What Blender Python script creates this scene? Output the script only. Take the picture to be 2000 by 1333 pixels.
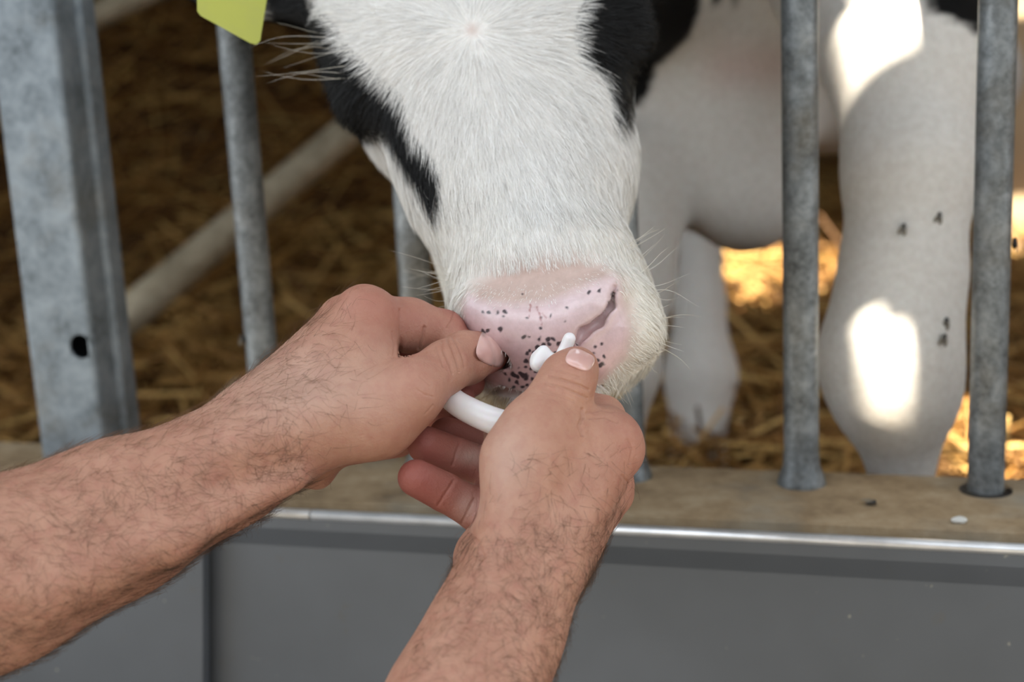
import bpy, bmesh, math, random
import numpy as np
from mathutils import Matrix, Vector
from mathutils.bvhtree import BVHTree

random.seed(7)
rng = np.random.default_rng(11)
scene = bpy.context.scene
for o in list(bpy.data.objects):
    bpy.data.objects.remove(o)
COL = scene.collection

# ------------------------------------------------------------------ camera
FPX = 2778.0                                   # 50 mm on a 36 mm sensor, 2000 px wide
PITCH, ROLL, YAW_KERB = math.radians(12.5), math.radians(-2.8), math.radians(16)
CAM = np.array([0.0, 0.0, 1.0])
FW = np.array([0, math.cos(PITCH), -math.sin(PITCH)])
_r0 = np.array([1.0, 0, 0]); _u0 = np.array([0, math.sin(PITCH), math.cos(PITCH)])
RT = _r0 * math.cos(ROLL) + _u0 * math.sin(ROLL)
UP = -_r0 * math.sin(ROLL) + _u0 * math.cos(ROLL)
ROT = np.stack([RT, UP, -FW], axis=1)          # camera axes as columns

cam_data = bpy.data.cameras.new('camera')
cam_data.lens = 50.0; cam_data.sensor_width = 36.0
cam_data.clip_start = 0.05; cam_data.clip_end = 100
cam_data.dof.use_dof = True
cam_data.dof.focus_distance = 0.79
cam_data.dof.aperture_fstop = 4.8
cam = bpy.data.objects.new('camera', cam_data); COL.objects.link(cam)
m = Matrix.Identity(4)
for i in range(3):
    for j in range(3):
        m[i][j] = ROT[i, j]
    m[i][3] = CAM[i]
cam.matrix_world = m
scene.camera = cam

# ------------------------------------------------------------------ light
scene.view_settings.view_transform = 'Standard'
scene.view_settings.look = 'None'
scene.view_settings.gamma = 1.0
scene.view_settings.use_curve_mapping = False
scene.view_settings.exposure = 0.0

world = bpy.data.worlds.new('sky'); scene.world = world
world.use_nodes = True
bg = world.node_tree.nodes['Background']
bg.inputs[0].default_value = (0.87, 0.935, 1.0, 1)
bg.inputs[1].default_value = 2.85

SUN_TO = np.array([-0.01, -0.50, 0.95]); SUN_TO /= np.linalg.norm(SUN_TO)   # towards the sun
sun_data = bpy.data.lights.new('sun', 'SUN'); sun_data.energy = 28.0; sun_data.angle = math.radians(0.5)
sun_data.color = (1.0, 0.90, 0.74)
sun = bpy.data.objects.new('sun', sun_data); COL.objects.link(sun)
sun.rotation_euler = Vector(SUN_TO).to_track_quat('Z', 'Y').to_euler()
sun.location = (3, -3, 6)

# ------------------------------------------------------------------ helpers
def P(px, py, d):                              # photo pixel + depth -> camera coordinates
    return np.array([(px - 1000) / FPX * d, -(py - 666.5) / FPX * d, -d])
def to_world(c):
    return np.asarray(c) @ ROT.T + CAM
def W(px, py, d):
    return to_world(P(px, py, d))
def to_px(c):                                  # camera coords -> pixels, depth
    c = np.asarray(c); d = -c[..., 2]
    return 1000 + c[..., 0] / d * FPX, 666.5 - c[..., 1] / d * FPX, d
def ray(px, py):
    return RT * (px - 1000) / FPX - UP * (py - 666.5) / FPX + FW
E_ = np.array([math.cos(YAW_KERB), -math.sin(YAW_KERB), 0.0])    # along the kerb
N_ = np.array([math.sin(YAW_KERB), math.cos(YAW_KERB), 0.0])     # into the pen
B0 = CAM + ray(1100, 500) * 1.07
ZK = 0.657                                                       # kerb top
def K(a, n, z):                                # kerb coordinates -> world
    p = B0 + E_ * a + N_ * n
    return np.array([p[0], p[1], z])
def on_plane_z(px, py, z):
    r = ray(px, py); return CAM + r * ((z - CAM[2]) / r[2])

def mesh_from(name, V, Fq=None, T=None, smooth=True):
    V = np.asarray(V, np.float32); me = bpy.data.meshes.new(name)
    me.vertices.add(len(V)); me.vertices.foreach_set('co', V.ravel())
    loops = []; starts = []; totals = []; off = 0
    if Fq is not None and len(Fq):
        Fq = np.asarray(Fq, np.int32); loops.append(Fq.ravel()); n = len(Fq)
        starts.append(off + 4 * np.arange(n)); totals.append(np.full(n, 4)); off += 4 * n
    if T is not None and len(T):
        T = np.asarray(T, np.int32); loops.append(T.ravel()); n = len(T)
        starts.append(off + 3 * np.arange(n)); totals.append(np.full(n, 3)); off += 3 * n
    loops = np.concatenate(loops).astype(np.int32)
    starts = np.concatenate(starts).astype(np.int32); totals = np.concatenate(totals).astype(np.int32)
    me.loops.add(len(loops)); me.loops.foreach_set('vertex_index', loops)
    me.polygons.add(len(starts)); me.polygons.foreach_set('loop_start', starts)
    me.polygons.foreach_set('loop_total', totals)
    me.update(calc_edges=True)
    if smooth:
        me.polygons.foreach_set('use_smooth', np.ones(len(starts), bool))
    return me

def col_attr(me, name, data):
    data = np.asarray(data, np.float32)
    if data.ndim == 1:
        a = me.attributes.new(name, 'FLOAT', 'POINT'); a.data.foreach_set('value', data)
    else:
        if data.shape[1] == 3:
            data = np.concatenate([data, np.ones((len(data), 1), np.float32)], 1)
        a = me.attributes.new(name, 'FLOAT_COLOR', 'POINT'); a.data.foreach_set('color', data.ravel().copy())

def obj(name, me, mat=None, parent=None, **props):
    o = bpy.data.objects.new(name, me); COL.objects.link(o)
    if mat is not None and me is not None:
        me.materials.clear(); me.materials.append(mat)
    if parent is not None:
        o.parent = parent
        o.matrix_parent_inverse = parent.matrix_basis.inverted()
    for k, v in props.items():
        o[k] = v
    return o

def empty(name, loc, label, category, group=None, **kw):
    o = bpy.data.objects.new(name, None); COL.objects.link(o)
    o.location = tuple(loc); o.empty_display_size = 0.05
    o['label'] = label; o['category'] = category
    if group: o['group'] = group
    for k, v in kw.items(): o[k] = v
    return o

def bm_mesh(name, fn, smooth=False, bevel=0.0, seg=2):
    bm = bmesh.new(); fn(bm)
    if bevel > 0:
        es = [e for e in bm.edges if len(e.link_faces) == 2 and e.calc_face_angle(0) > 0.5]
        bmesh.ops.bevel(bm, geom=es, offset=bevel, segments=seg, affect='EDGES', profile=0.5)
    bmesh.ops.recalc_face_normals(bm, faces=bm.faces[:])
    me = bpy.data.meshes.new(name); bm.to_mesh(me); bm.free()
    if smooth:
        for p in me.polygons: p.use_smooth = True
    return me

def add_hex(bm, c8):
    v = [bm.verts.new(tuple(c)) for c in c8]
    for f in ((0, 3, 2, 1), (4, 5, 6, 7), (0, 1, 5, 4), (1, 2, 6, 5), (2, 3, 7, 6), (3, 0, 4, 7)):
        bm.faces.new([v[i] for i in f])
def kerb_box(bm, a0, a1, n0, n1, z0, z1):
    add_hex(bm, [K(a0, n0, z0), K(a1, n0, z0), K(a1, n1, z0), K(a0, n1, z0),
                 K(a0, n0, z1), K(a1, n0, z1), K(a1, n1, z1), K(a0, n1, z1)])
def world_box(bm, x0, x1, y0, y1, z0, z1):
    add_hex(bm, [(x0, y0, z0), (x1, y0, z0), (x1, y1, z0), (x0, y1, z0),
                 (x0, y0, z1), (x1, y0, z1), (x1, y1, z1), (x0, y1, z1)])

def tube_arrays(pts, rad, n=12, caps=True, flat=None):
    """tube along world points; returns V, quads, tris"""
    pts = np.asarray(pts, float); m_ = len(pts)
    rad = np.broadcast_to(np.asarray(rad, float), (m_,))
    tan = np.gradient(pts, axis=0); tan /= np.linalg.norm(tan, axis=1)[:, None]
    ref = np.array([0, 0, 1.0]) if abs(tan[0][2]) < 0.9 else np.array([1.0, 0, 0])
    V = []; prev = None
    for i in range(m_):
        a = ref if prev is None else prev
        a = a - tan[i] * (a @ tan[i]); a /= np.linalg.norm(a); prev = a
        b = np.cross(tan[i], a)
        for k in range(n):
            t = 2 * math.pi * k / n
            V.append(pts[i] + rad[i] * (math.cos(t) * a + math.sin(t) * b))
    Q = []; T = []
    for i in range(m_ - 1):
        for k in range(n):
            Q.append((i * n + k, i * n + (k + 1) % n, (i + 1) * n + (k + 1) % n, (i + 1) * n + k))
    if caps:
        c0 = len(V); V.append(pts[0]); c1 = len(V); V.append(pts[-1])
        for k in range(n):
            T.append((c0, (k + 1) % n, k)); T.append((c1, (m_ - 1) * n + k, (m_ - 1) * n + (k + 1) % n))
    return np.array(V), Q, T
def tube(name, pts, rad, n=16, **kw):
    V, Q, T = tube_arrays(pts, rad, n, **kw)
    return mesh_from(name, V, Q, T)

def in_poly(x, y, poly):
    poly = np.asarray(poly, float); ins = np.zeros(x.shape, bool)
    j = len(poly) - 1
    for i in range(len(poly)):
        xi, yi = poly[i]; xj, yj = poly[j]
        c = ((yi > y) != (yj > y)) & (x < (xj - xi) * (y - yi) / (yj - yi + 1e-9) + xi)
        ins ^= c; j = i
    return ins
def dist_poly(x, y, poly, closed=True):
    poly = np.asarray(poly, float); best = np.full(x.shape, 1e9)
    n = len(poly)
    for i in range(n if closed else n - 1):
        a = poly[i]; b = poly[(i + 1) % n]; ab = b - a
        t = np.clip(((x - a[0]) * ab[0] + (y - a[1]) * ab[1]) / (ab @ ab + 1e-9), 0, 1)
        best = np.minimum(best, np.hypot(x - a[0] - t * ab[0], y - a[1] - t * ab[1]))
    return best
def soft_poly(x, y, poly, w):                  # 1 inside, 0 outside, soft over w pixels
    d = dist_poly(x, y, poly); d = np.where(in_poly(x, y, poly), d, -d)
    return np.clip(d / w + 0.5, 0, 1)

# ------------------------------------------------------------------ materials
def lin(r, g, b):
    f = lambda c: (c / 255 / 12.92) if c / 255 <= 0.04045 else ((c / 255 + 0.055) / 1.055) ** 2.4
    return (f(r), f(g), f(b), 1)
class Mat:
    def __init__(s, name):
        s.m = bpy.data.materials.new(name); s.m.use_nodes = True
        s.t = s.m.node_tree; s.b = s.t.nodes['Principled BSDF']
    def n(s, kind, **kw):
        nd = s.t.nodes.new(kind)
        for k, v in kw.items():
            if k.startswith('i_'):
                key = k[2:].replace('_', ' ')
                nd.inputs[key].default_value = v
            else: setattr(nd, k, v)
        return nd
    def l(s, a, b): s.t.links.new(a, b)
    def coord(s, kind='Object', scale=None):
        tc = s.n('ShaderNodeTexCoord')
        if scale is None: return tc.outputs[kind]
        mp = s.n('ShaderNodeMapping'); mp.inputs['Scale'].default_value = scale
        s.l(tc.outputs[kind], mp.inputs[0]); return mp.outputs[0]
    def noise(s, scale, detail=4, rough=0.6, vec=None, dist=0.0):
        nd = s.n('ShaderNodeTexNoise'); nd.inputs['Scale'].default_value = scale
        nd.inputs['Detail'].default_value = detail; nd.inputs['Roughness'].default_value = rough
        nd.inputs['Distortion'].default_value = dist
        s.l(vec if vec is not None else s.coord(), nd.inputs['Vector']); return nd.outputs['Fac']
    def ramp(s, fac, stops):
        r = s.n('ShaderNodeValToRGB'); el = r.color_ramp.elements
        while len(el) < len(stops): el.new(0.5)
        for e, (p, c) in zip(el, stops):
            e.position = p; e.color = c if len(c) == 4 else (*c, 1)
        s.l(fac, r.inputs[0]); return r.outputs[0]
    def mix(s, fac, a, b, mode='MIX'):
        nd = s.n('ShaderNodeMix', data_type='RGBA', blend_type=mode)
        for sock, v in ((nd.inputs[0], fac), (nd.inputs[6], a), (nd.inputs[7], b)):
            if hasattr(v, 'is_linked'): s.l(v, sock)
            else: sock.default_value = v
        return nd.outputs[2]
    def attr(s, name, out='Color'):
        a = s.n('ShaderNodeAttribute'); a.attribute_name = name; return a.outputs[out]
    def bump(s, h, strength=0.3, dist=0.001):
        b = s.n('ShaderNodeBump'); b.inputs['Strength'].default_value = strength
        b.inputs['Distance'].default_value = dist
        s.l(h, b.inputs['Height']); s.l(b.outputs[0], s.b.inputs['Normal'])
    def base(s, v):
        if hasattr(v, 'is_linked'): s.l(v, s.b.inputs['Base Color'])
        else: s.b.inputs['Base Color'].default_value = v
    def set(s, **kw):
        for k, v in kw.items(): s.b.inputs[k.replace('_', ' ')].default_value = v

def mat_galv(name, c0, c1, c2, metal=0.45, rough=0.5, scale=45):
    M = Mat(name)
    v = M.coord()
    n1 = M.noise(scale, 5, 0.65, v, 0.4); n2 = M.noise(scale * 5, 3, 0.6, v)
    c = M.ramp(n1, [(0.32, c0), (0.52, c1), (0.72, c2)])
    c = M.mix(M.ramp(n2, [(0.4, (0, 0, 0)), (0.75, (0.5, 0.5, 0.5))]), c, c2)
    dirt = M.ramp(M.noise(9, 5, 0.7, v), [(0.5, (0, 0, 0)), (0.78, (0.55, 0.55, 0.55))])
    c = M.mix(dirt, c, lin(118, 106, 84))
    M.base(c); M.set(Metallic=metal, Roughness=rough)
    M.bump(n2, 0.25, 0.0006)
    return M.m
M_GALV = mat_galv('galvanised steel', lin(72, 75, 76), lin(112, 117, 120), lin(156, 161, 164))
M_POST = mat_galv('galvanised post', lin(92, 101, 108), lin(126, 136, 144), lin(156, 166, 174), 0.35, 0.55, 30)
M_PIPE = mat_galv('worn pipe', lin(140, 128, 106), lin(176, 164, 140), lin(198, 186, 164), 0.25, 0.6, 20)

def mk_panel():
    M = Mat('grey sheet steel'); v = M.coord()
    c = M.ramp(M.noise(3.0, 4, 0.6, v), [(0.3, lin(80, 85, 92)), (0.7, lin(98, 104, 113))])
    spots = M.ramp(M.noise(38, 6, 0.75, v), [(0.62, (0, 0, 0)), (0.74, (0.55, 0.55, 0.55))])
    c = M.mix(spots, c, lin(92, 88, 78))
    sp2 = M.ramp(M.noise(120, 2, 0.5, v), [(0.74, (0, 0, 0)), (0.80, (0.5, 0.5, 0.5))])
    c = M.mix(sp2, c, lin(190, 186, 172))
    M.base(c); M.set(Metallic=0.25, Roughness=0.42)
    M.bump(M.noise(160, 3, 0.6, v), 0.08, 0.0005)
    return M.m
M_PANEL = mk_panel()
def mk_lip():
    M = Mat('polished rim'); v = M.coord()
    c = M.ramp(M.noise(40, 4, 0.6, v), [(0.3, lin(205, 208, 212)), (0.7, lin(236, 238, 242))])
    M.base(c); M.set(Metallic=0.6, Roughness=0.3); return M.m
M_LIP = mk_lip()
def mk_conc():
    M = Mat('dusty concrete'); v = M.coord()
    c = M.ramp(M.noise(22, 6, 0.7, v), [(0.28, lin(112, 92, 68)), (0.5, lin(156, 134, 104)), (0.75, lin(184, 166, 138))])
    g = M.ramp(M.noise(7, 4, 0.6, v), [(0.5, (0, 0, 0)), (0.7, (0.7, 0.7, 0.7))])
    c = M.mix(g, c, lin(150, 148, 138))
    M.base(c); M.set(Roughness=0.9); M.bump(M.noise(180, 5, 0.7, v), 0.5, 0.002); return M.m
M_CONC = mk_conc()
def mk_simple(name, c0, c1, scale=8, rough=0.85, bump=0.3):
    M = Mat(name); v = M.coord(); n = M.noise(scale, 5, 0.65, v)
    M.base(M.ramp(n, [(0.3, c0), (0.7, c1)])); M.set(Roughness=rough)
    if bump: M.bump(M.noise(scale * 6, 4, 0.6, v), bump, 0.004)
    return M.m
M_WALL = mk_simple('barn boards', lin(96, 84, 70), lin(128, 112, 92), 5)
M_BLOCK = mk_simple('pale render', lin(176, 150, 116), lin(204, 180, 146), 4)
M_ROOF = mk_simple('roof sheet', lin(110, 108, 102), lin(140, 138, 132), 4)
M_YARD = mk_simple('yard concrete', lin(84, 80, 72), lin(112, 106, 96), 6)
M_FLOOR = mk_simple('trodden straw', lin(46, 30, 13), lin(100, 68, 31), 14, 0.95, 0.6)
def mk_straw():
    M = Mat('straw stems')
    oi = M.attr('tone', 'Fac')
    c = M.ramp(oi, [(0.0, lin(100, 66, 28)), (0.5, lin(162, 116, 58)), (1.0, lin(226, 186, 114))])
    M.base(c); M.set(Roughness=0.55); return M.m
M_STRAW = mk_straw()
def mk_skin(name, base, red, pale):
    M = Mat(name); v = M.coord()
    n = M.ramp(M.noise(42, 5, 0.6, v), [(0.3, (0, 0, 0)), (0.72, (1, 1, 1))])
    c = M.mix(n, base, pale)
    mott = M.ramp(M.noise(150, 3, 0.6, v), [(0.45, (0, 0, 0)), (0.75, (0.35, 0.35, 0.35))])
    c = M.mix(mott, c, red)
    c = M.mix(M.attr('red', 'Fac'), c, red)
    c = M.mix(M.attr('dust', 'Fac'), c, lin(214, 196, 184))
    c = M.mix(M.attr('dark', 'Fac'), c, lin(132, 78, 56))
    M.base(c); M.set(Roughness=0.52)
    M.b.inputs['Subsurface Weight'].default_value = 0.12
    M.b.inputs['Subsurface Radius'].default_value = (1.0, 0.35, 0.2)
    M.b.inputs['Subsurface Scale'].default_value = 0.004
    M.b.inputs['Specular IOR Level'].default_value = 0.4
    vor = M.n('ShaderNodeTexVoronoi'); vor.inputs['Scale'].default_value = 900
    M.l(v, vor.inputs['Vector'])
    nn = M.noise(300, 5, 0.7, v, 1.0)
    ad = M.n('ShaderNodeMath', operation='MULTIPLY_ADD'); ad.inputs[1].default_value = 0.35
    M.l(vor.outputs['Distance'], ad.inputs[0])
    n2 = M.noise(75, 4, 0.6, v, 1.5); a2 = M.n('ShaderNodeMath', operation='MULTIPLY_ADD'); a2.inputs[1].default_value = 1.6
    M.l(n2, a2.inputs[0]); M.l(nn, a2.inputs[2]); M.l(a2.outputs[0], ad.inputs[2])
    M.bump(ad.outputs[0], 0.5, 0.0009)
    return M.m
M_SKIN = mk_skin('skin', lin(170, 123, 102), lin(158, 92, 82), lin(188, 143, 121))
def mk_nail():
    M = Mat('fingernail'); M.base(M.ramp(M.noise(60, 2, 0.5), [(0.3, lin(206, 160, 152)), (0.7, lin(226, 188, 180))]))
    M.set(Roughness=0.18); M.b.inputs['Subsurface Weight'].default_value = 0.1
    M.b.inputs['Subsurface Scale'].default_value = 0.003; M.b.inputs['Coat Weight'].default_value = 0.4
    return M.m
M_NAIL = mk_nail()
def mk_hair(name, c0, c1, rough=0.4):
    M = Mat(name); M.base(M.ramp(M.attr('tone', 'Fac'), [(0.0, c0), (1.0, c1)])); M.set(Roughness=rough); return M.m
M_AHAIR = mk_hair('arm hair', lin(44, 30, 20), lin(120, 84, 54))
M_WHISK = mk_hair('whisker', lin(225, 215, 195), lin(250, 245, 235))
def mk_fur():
    M = Mat('calf hair'); M.base(M.attr('fur')); M.set(Roughness=0.5)
    M.b.inputs['Specular IOR Level'].default_value = 0.25
    return M.m
M_FUR = mk_fur()
def mk_calf():
    M = Mat('calf coat'); v = M.coord()
    st = M.noise(160, 4, 0.7, v)
    c = M.mix(M.ramp(st, [(0.3, (0, 0, 0)), (0.75, (0.25, 0.25, 0.25))]), M.attr('coat'), lin(150, 128, 108), 'MULTIPLY')
    M.base(c)
    r = M.n('ShaderNodeMapRange'); r.inputs[3].default_value = 0.75; r.inputs[4].default_value = 0.12
    M.l(M.attr('wet', 'Fac'), r.inputs[0]); M.l(r.outputs[0], M.b.inputs['Roughness'])
    sp_ = M.n('ShaderNodeMapRange'); sp_.inputs[3].default_value = 0.15; sp_.inputs[4].default_value = 0.6
    M.l(M.attr('wet', 'Fac'), sp_.inputs[0]); M.l(sp_.outputs[0], M.b.inputs['Specular IOR Level'])
    M.b.inputs['Subsurface Weight'].default_value = 0.06
    M.b.inputs['Subsurface Scale'].default_value = 0.004
    nn = M.noise(420, 4, 0.7, v)
    M.bump(nn, 0.22, 0.0008)
    return M.m
M_CALF = mk_calf()
def mk_plain(name, c, rough, coat=0.0, sss=0.0):
    M = Mat(name); v = M.coord()
    M.base(M.mix(M.ramp(M.noise(60, 4, 0.6, v), [(0.45, (0, 0, 0)), (0.8, (0.14, 0.14, 0.14))]), c, lin(150, 140, 120)))
    M.set(Roughness=rough); M.b.inputs['Coat Weight'].default_value = coat
    if sss: M.b.inputs['Subsurface Weight'].default_value = sss; M.b.inputs['Subsurface Scale'].default_value = 0.003
    return M.m
M_RING = mk_plain('white plastic', lin(238, 236, 238), 0.28, 0.1, 0.15)
M_TAG = mk_plain('yellow plastic', lin(180, 183, 78), 0.5)
M_BLACK = mk_plain('fly black', lin(26, 24, 24), 0.4)
M_EYE = mk_plain('dark eye', lin(14, 12, 14), 0.06, 0.6)
M_HOOF = mk_plain('hoof', lin(70, 60, 50), 0.5)
M_WING = mk_plain('fly wing', lin(120, 112, 100), 0.3)
M_SCRAP = mk_plain('pale scrap', lin(206, 206, 202), 0.6)

# ------------------------------------------------------------------ structure
ZS = 0.40                                                        # straw level
def ground_h(x, y):
    """straw level: flat near the kerb, a bank heaped up at the back on the left"""
    h = ZS + 0.018 * np.sin(7.1 * x + 3 * y) * np.sin(5.3 * y - 2.2 * x) + 0.02 * np.sin(2.3 * x - 1.7 * y)
    t = np.clip((y - 2.5 - 0.35 * (x + 1.2)) / 1.9, 0, 1)
    left = np.clip((0.25 - x) / 0.9, 0, 1)
    h = h + 0.012 * np.exp(-((x - 0.25) ** 2 + (y - 1.78) ** 2) / 0.16 ** 2)
    return h + 0.85 * (t * t * (3 - 2 * t)) * (left * left * (3 - 2 * left))
gx = np.linspace(-3.2, 3.2, 130); gy = np.linspace(-0.05, 1, 110)
VX = []; n_i, n_j = len(gx), len(gy)
for b_ in gy:
    for a_ in gx:
        base = B0 + E_ * a_ + N_ * 0.028
        y = base[1] + (5.6 - base[1]) * b_
        x = base[0]
        VX.append((x, y, ground_h(x, y)))
Q = [(j * n_i + i, j * n_i + i + 1, (j + 1) * n_i + i + 1, (j + 1) * n_i + i) for j in range(n_j - 1) for i in range(n_i - 1)]
obj('floor', mesh_from('floor', VX, Q), M_FLOOR, kind='structure')

# loose straw stems (too many to count)
def straw(N, seed, xr, yr, lmin, lmax, wid, lift):
    r = np.random.default_rng(seed)
    x = r.uniform(*xr, N); u = r.random(N)
    y0 = B0[1] + (x - B0[0]) * (-math.tan(YAW_KERB)) + 0.05
    y = y0 + (yr - y0) * u ** 1.2
    z = ground_h(x, y) + r.uniform(-0.004, lift, N)
    az = r.uniform(0, 2 * math.pi, N); el = r.normal(0, 0.32, N)
    L = r.uniform(lmin, lmax, N) * 0.5
    d = np.stack([np.cos(az) * np.cos(el), np.sin(az) * np.cos(el), np.sin(el)], 1)
    s = np.stack([-np.sin(az), np.cos(az), 0 * az], 1); t = np.cross(d, s)
    c = np.stack([x, y, z], 1); w = (r.uniform(0.6, 1.3, N) * wid)[:, None] * 0.5
    k = r.normal(0, 0.10, N)[:, None] * L[:, None] * t            # a bend in the middle
    V = np.zeros((N, 9, 3))
    for i, (cc) in enumerate((c - d * L[:, None], c + k, c + d * L[:, None])):
        for j, (ca, sa) in enumerate(((1, -.5), (-1, -.5), (0, 1))):
            V[:, i * 3 + j] = cc + s * w * ca + t * w * sa
    q = []
    for i in (0, 3):
        for j in range(3):
            q.append((i + j, i + (j + 1) % 3, i + 3 + (j + 1) % 3, i + 3 + j))
    Q = (np.arange(N) * 9)[:, None, None] + np.array(q)[None]
    tone = np.repeat(np.clip(r.normal(0.48, 0.32, N), 0, 1), 9)
    me = mesh_from('straw_bedding', V.reshape(-1, 3), Q.reshape(-1, 4)); col_attr(me, 'tone', tone)
    return me
obj('straw_bedding', straw(22000, 3, (-2.4, 2.6), 5.2, 0.10, 0.32, 0.006, 0.07), M_STRAW,
    label='loose golden straw bedding strewn over the pen floor', category='straw', kind='stuff')

# kerb that carries the barrier
def kerb_fn(bm): kerb_box(bm, -3.0, 3.0, -0.088, 0.028, 0.0, ZK)
me = bm_mesh('kerb', kerb_fn, bevel=0.006)
kerb = obj('kerb', me, M_CONC, kind='structure', label='dusty brown concrete kerb under the steel bars', category='kerb')

# sheet steel cladding on the feed side
clad = empty('trough_wall', K(0, -0.11, 0), 'grey sheet steel cladding with bright rolled rim along the kerb', 'steel wall')
clad['kind'] = 'structure'
for (a0, a1) in ((-2.6, 2.4),):
    def f(bm, a0=a0, a1=a1):
        prof = [(-0.096, 0.0), (-0.096, ZK - 0.034), (-0.102, ZK - 0.018), (-0.102, ZK - 0.006), (-0.092, ZK - 0.006), (-0.090, ZK - 0.012), (-0.090, 0.0)]
        A = [bm.verts.new(tuple(K(a0, n, z))) for n, z in prof]; B = [bm.verts.new(tuple(K(a1, n, z))) for n, z in prof]
        k = len(prof)
        for i in range(k): bm.faces.new((A[i], A[(i + 1) % k], B[(i + 1) % k], B[i]))
        bm.faces.new(A); bm.faces.new(B[::-1])
    obj('steel_sheet', bm_mesh('steel_sheet', f), M_PANEL, clad)
for (a0, a1) in ((-0.33, -0.1775), (-0.1765, 1.1), (1.101, 2.4)):
    V, Qd, T = tube_arrays([K(a0 + 0.0005, -0.1005, ZK - 0.006), K(a1 - 0.0005, -0.1005, ZK - 0.006)], 0.0038, 12)
    obj('rim', mesh_from('rim', V, Qd, T), M_LIP, clad)
# the thicker panel standing proud on the left (its edge is the vertical seam)
ps = None
ends = []
for py in (1075, 1333):
    r_ = ray(396, py); w_ = CAM + r_ * (((B0 - CAM) @ N_ - 0.113) / (r_ @ N_)); ends.append(((w_ - B0) @ E_, w_[2]))
sl = (ends[1][0] - ends[0][0]) / (ends[1][1] - ends[0][1])
def f(bm):
    z0, z1 = 0.0, ZK - 0.012
    e0, e1 = ends[0][0] + sl * (z0 - ends[0][1]), ends[0][0] + sl * (z1 - ends[0][1])
    add_hex(bm, [K(-2.6, -0.113, z0), K(e0, -0.113, z0), K(e0, -0.1025, z0), K(-2.6, -0.1025, z0),
                 K(-2.6, -0.113, z1), K(e1, -0.113, z1), K(e1, -0.1025, z1), K(-2.6, -0.1025, z1)])
obj('end_panel', bm_mesh('end_panel', f, bevel=0.004), M_PANEL, clad)

def f(bm): world_box(bm, -6, 6, -6, 1.6, -0.08, 0.0)
obj('ground', bm_mesh('ground', f), M_YARD, kind='structure')
# pen walls, boarded
bw = empty('wall_back', (0, 5.6, 0), 'dark boarded barn wall at the back of the pen', 'wall'); bw['kind'] = 'structure'
bme = bm_mesh('board', lambda bm: world_box(bm, -0.098, 0.098, -0.012, 0.012, 0, 3.0), bevel=0.003, seg=1)
for i in range(33):
    o = obj('board', bme, M_WALL, bw); o.matrix_parent_inverse.identity(); o.location = (-3.2 + i * 0.2, 0.012 * (i % 2), 0)
def f(bm): world_box(bm, -3.4, 3.4, 5.63, 5.75, 0, 3.0)
obj('backing', bm_mesh('backing', f), M_WALL, bw)
def f(bm): world_box(bm, -3.42, -3.3, 1.3, 5.75, 0, 3.0)
obj('wall_left', bm_mesh('wall_left', f), M_WALL, kind='structure')
def f(bm): world_box(bm, 3.0, 3.12, 0.4, 5.75, 0, 3.0)
obj('wall_right', bm_mesh('wall_right', f), M_BLOCK, kind='structure')

# unseen sun shade added over the front, holes cut to place the sun patches
# unseen wall added behind the camera to block low sky light
def f(bm): world_box(bm, -6, 6, -2.7, -2.5, 0, 2.2)
obj('sky_blocker', bm_mesh('sky_blocker', f), M_ROOF, kind='structure')
_pp = W(1962, 400, 3.45)
def f(bm): world_box(bm, _pp[0], _pp[0] + 0.5, _pp[1], _pp[1] + 0.4, 0.0, 1.89)
obj('sunlit_standin', bm_mesh('sunlit_standin', f, bevel=0.02), M_BLOCK, kind='structure')  # added block standing in for a bright sunlit area of unknown kind
ZC, ZP = 2.9, 1.9                                                # added shade and pen roof heights
def to_sheet(w, z):
    w = np.asarray(w); t = (z - w[2]) / SUN_TO[2]; q = w + SUN_TO * t
    return q[:2]
SUN_HOLES = []  # invented roof openings, one per wanted sun patch
def hole_px(poly, depth_or_z, mode):
    pts = []
    for (x, y, *dz) in poly:
        w = W(x, y, dz[0]) if dz else W(x, y, depth_or_z) if mode == 'd' else on_plane_z(x, y, depth_or_z)
        pts.append(w)
    SUN_HOLES.append(pts)
hole_px([(1680, 655), (1696, 634), (1722, 630), (1744, 652), (1756, 715), (1760, 790), (1746, 832), (1716, 846), (1694, 815), (1683, 735)], 1.06, 'd')
hole_px([(1668, -90, 1.16), (1655, 40, 1.13), (1632, 120, 1.135), (1612, 190, 1.17), (1625, 232, 1.14), (1665, 205, 1.12), (1715, 150, 1.10), (1765, 90, 1.096), (1805, 25, 1.10), (1815, -90, 1.145)], 1.13, 'd')
hole_px([(1385, 545), (1400, 490), (1460, 490), (1560, 530), (1660, 540), (1660, 615), (1560, 618), (1450, 606)], ZS + 0.03, 'z')
hole_px([(1835, 800), (1880, 770), (1930, 840), (2080, 880), (2080, 950), (1920, 960), (1840, 900)], ZS + 0.03, 'z')
hole_px([(1950, 335), (2300, 335), (2300, 560), (1950, 545)], 3.4, 'd')
hole_px([(1950, -150), (2300, -150), (2300, 95), (1950, 90)], 3.4, 'd')
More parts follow.
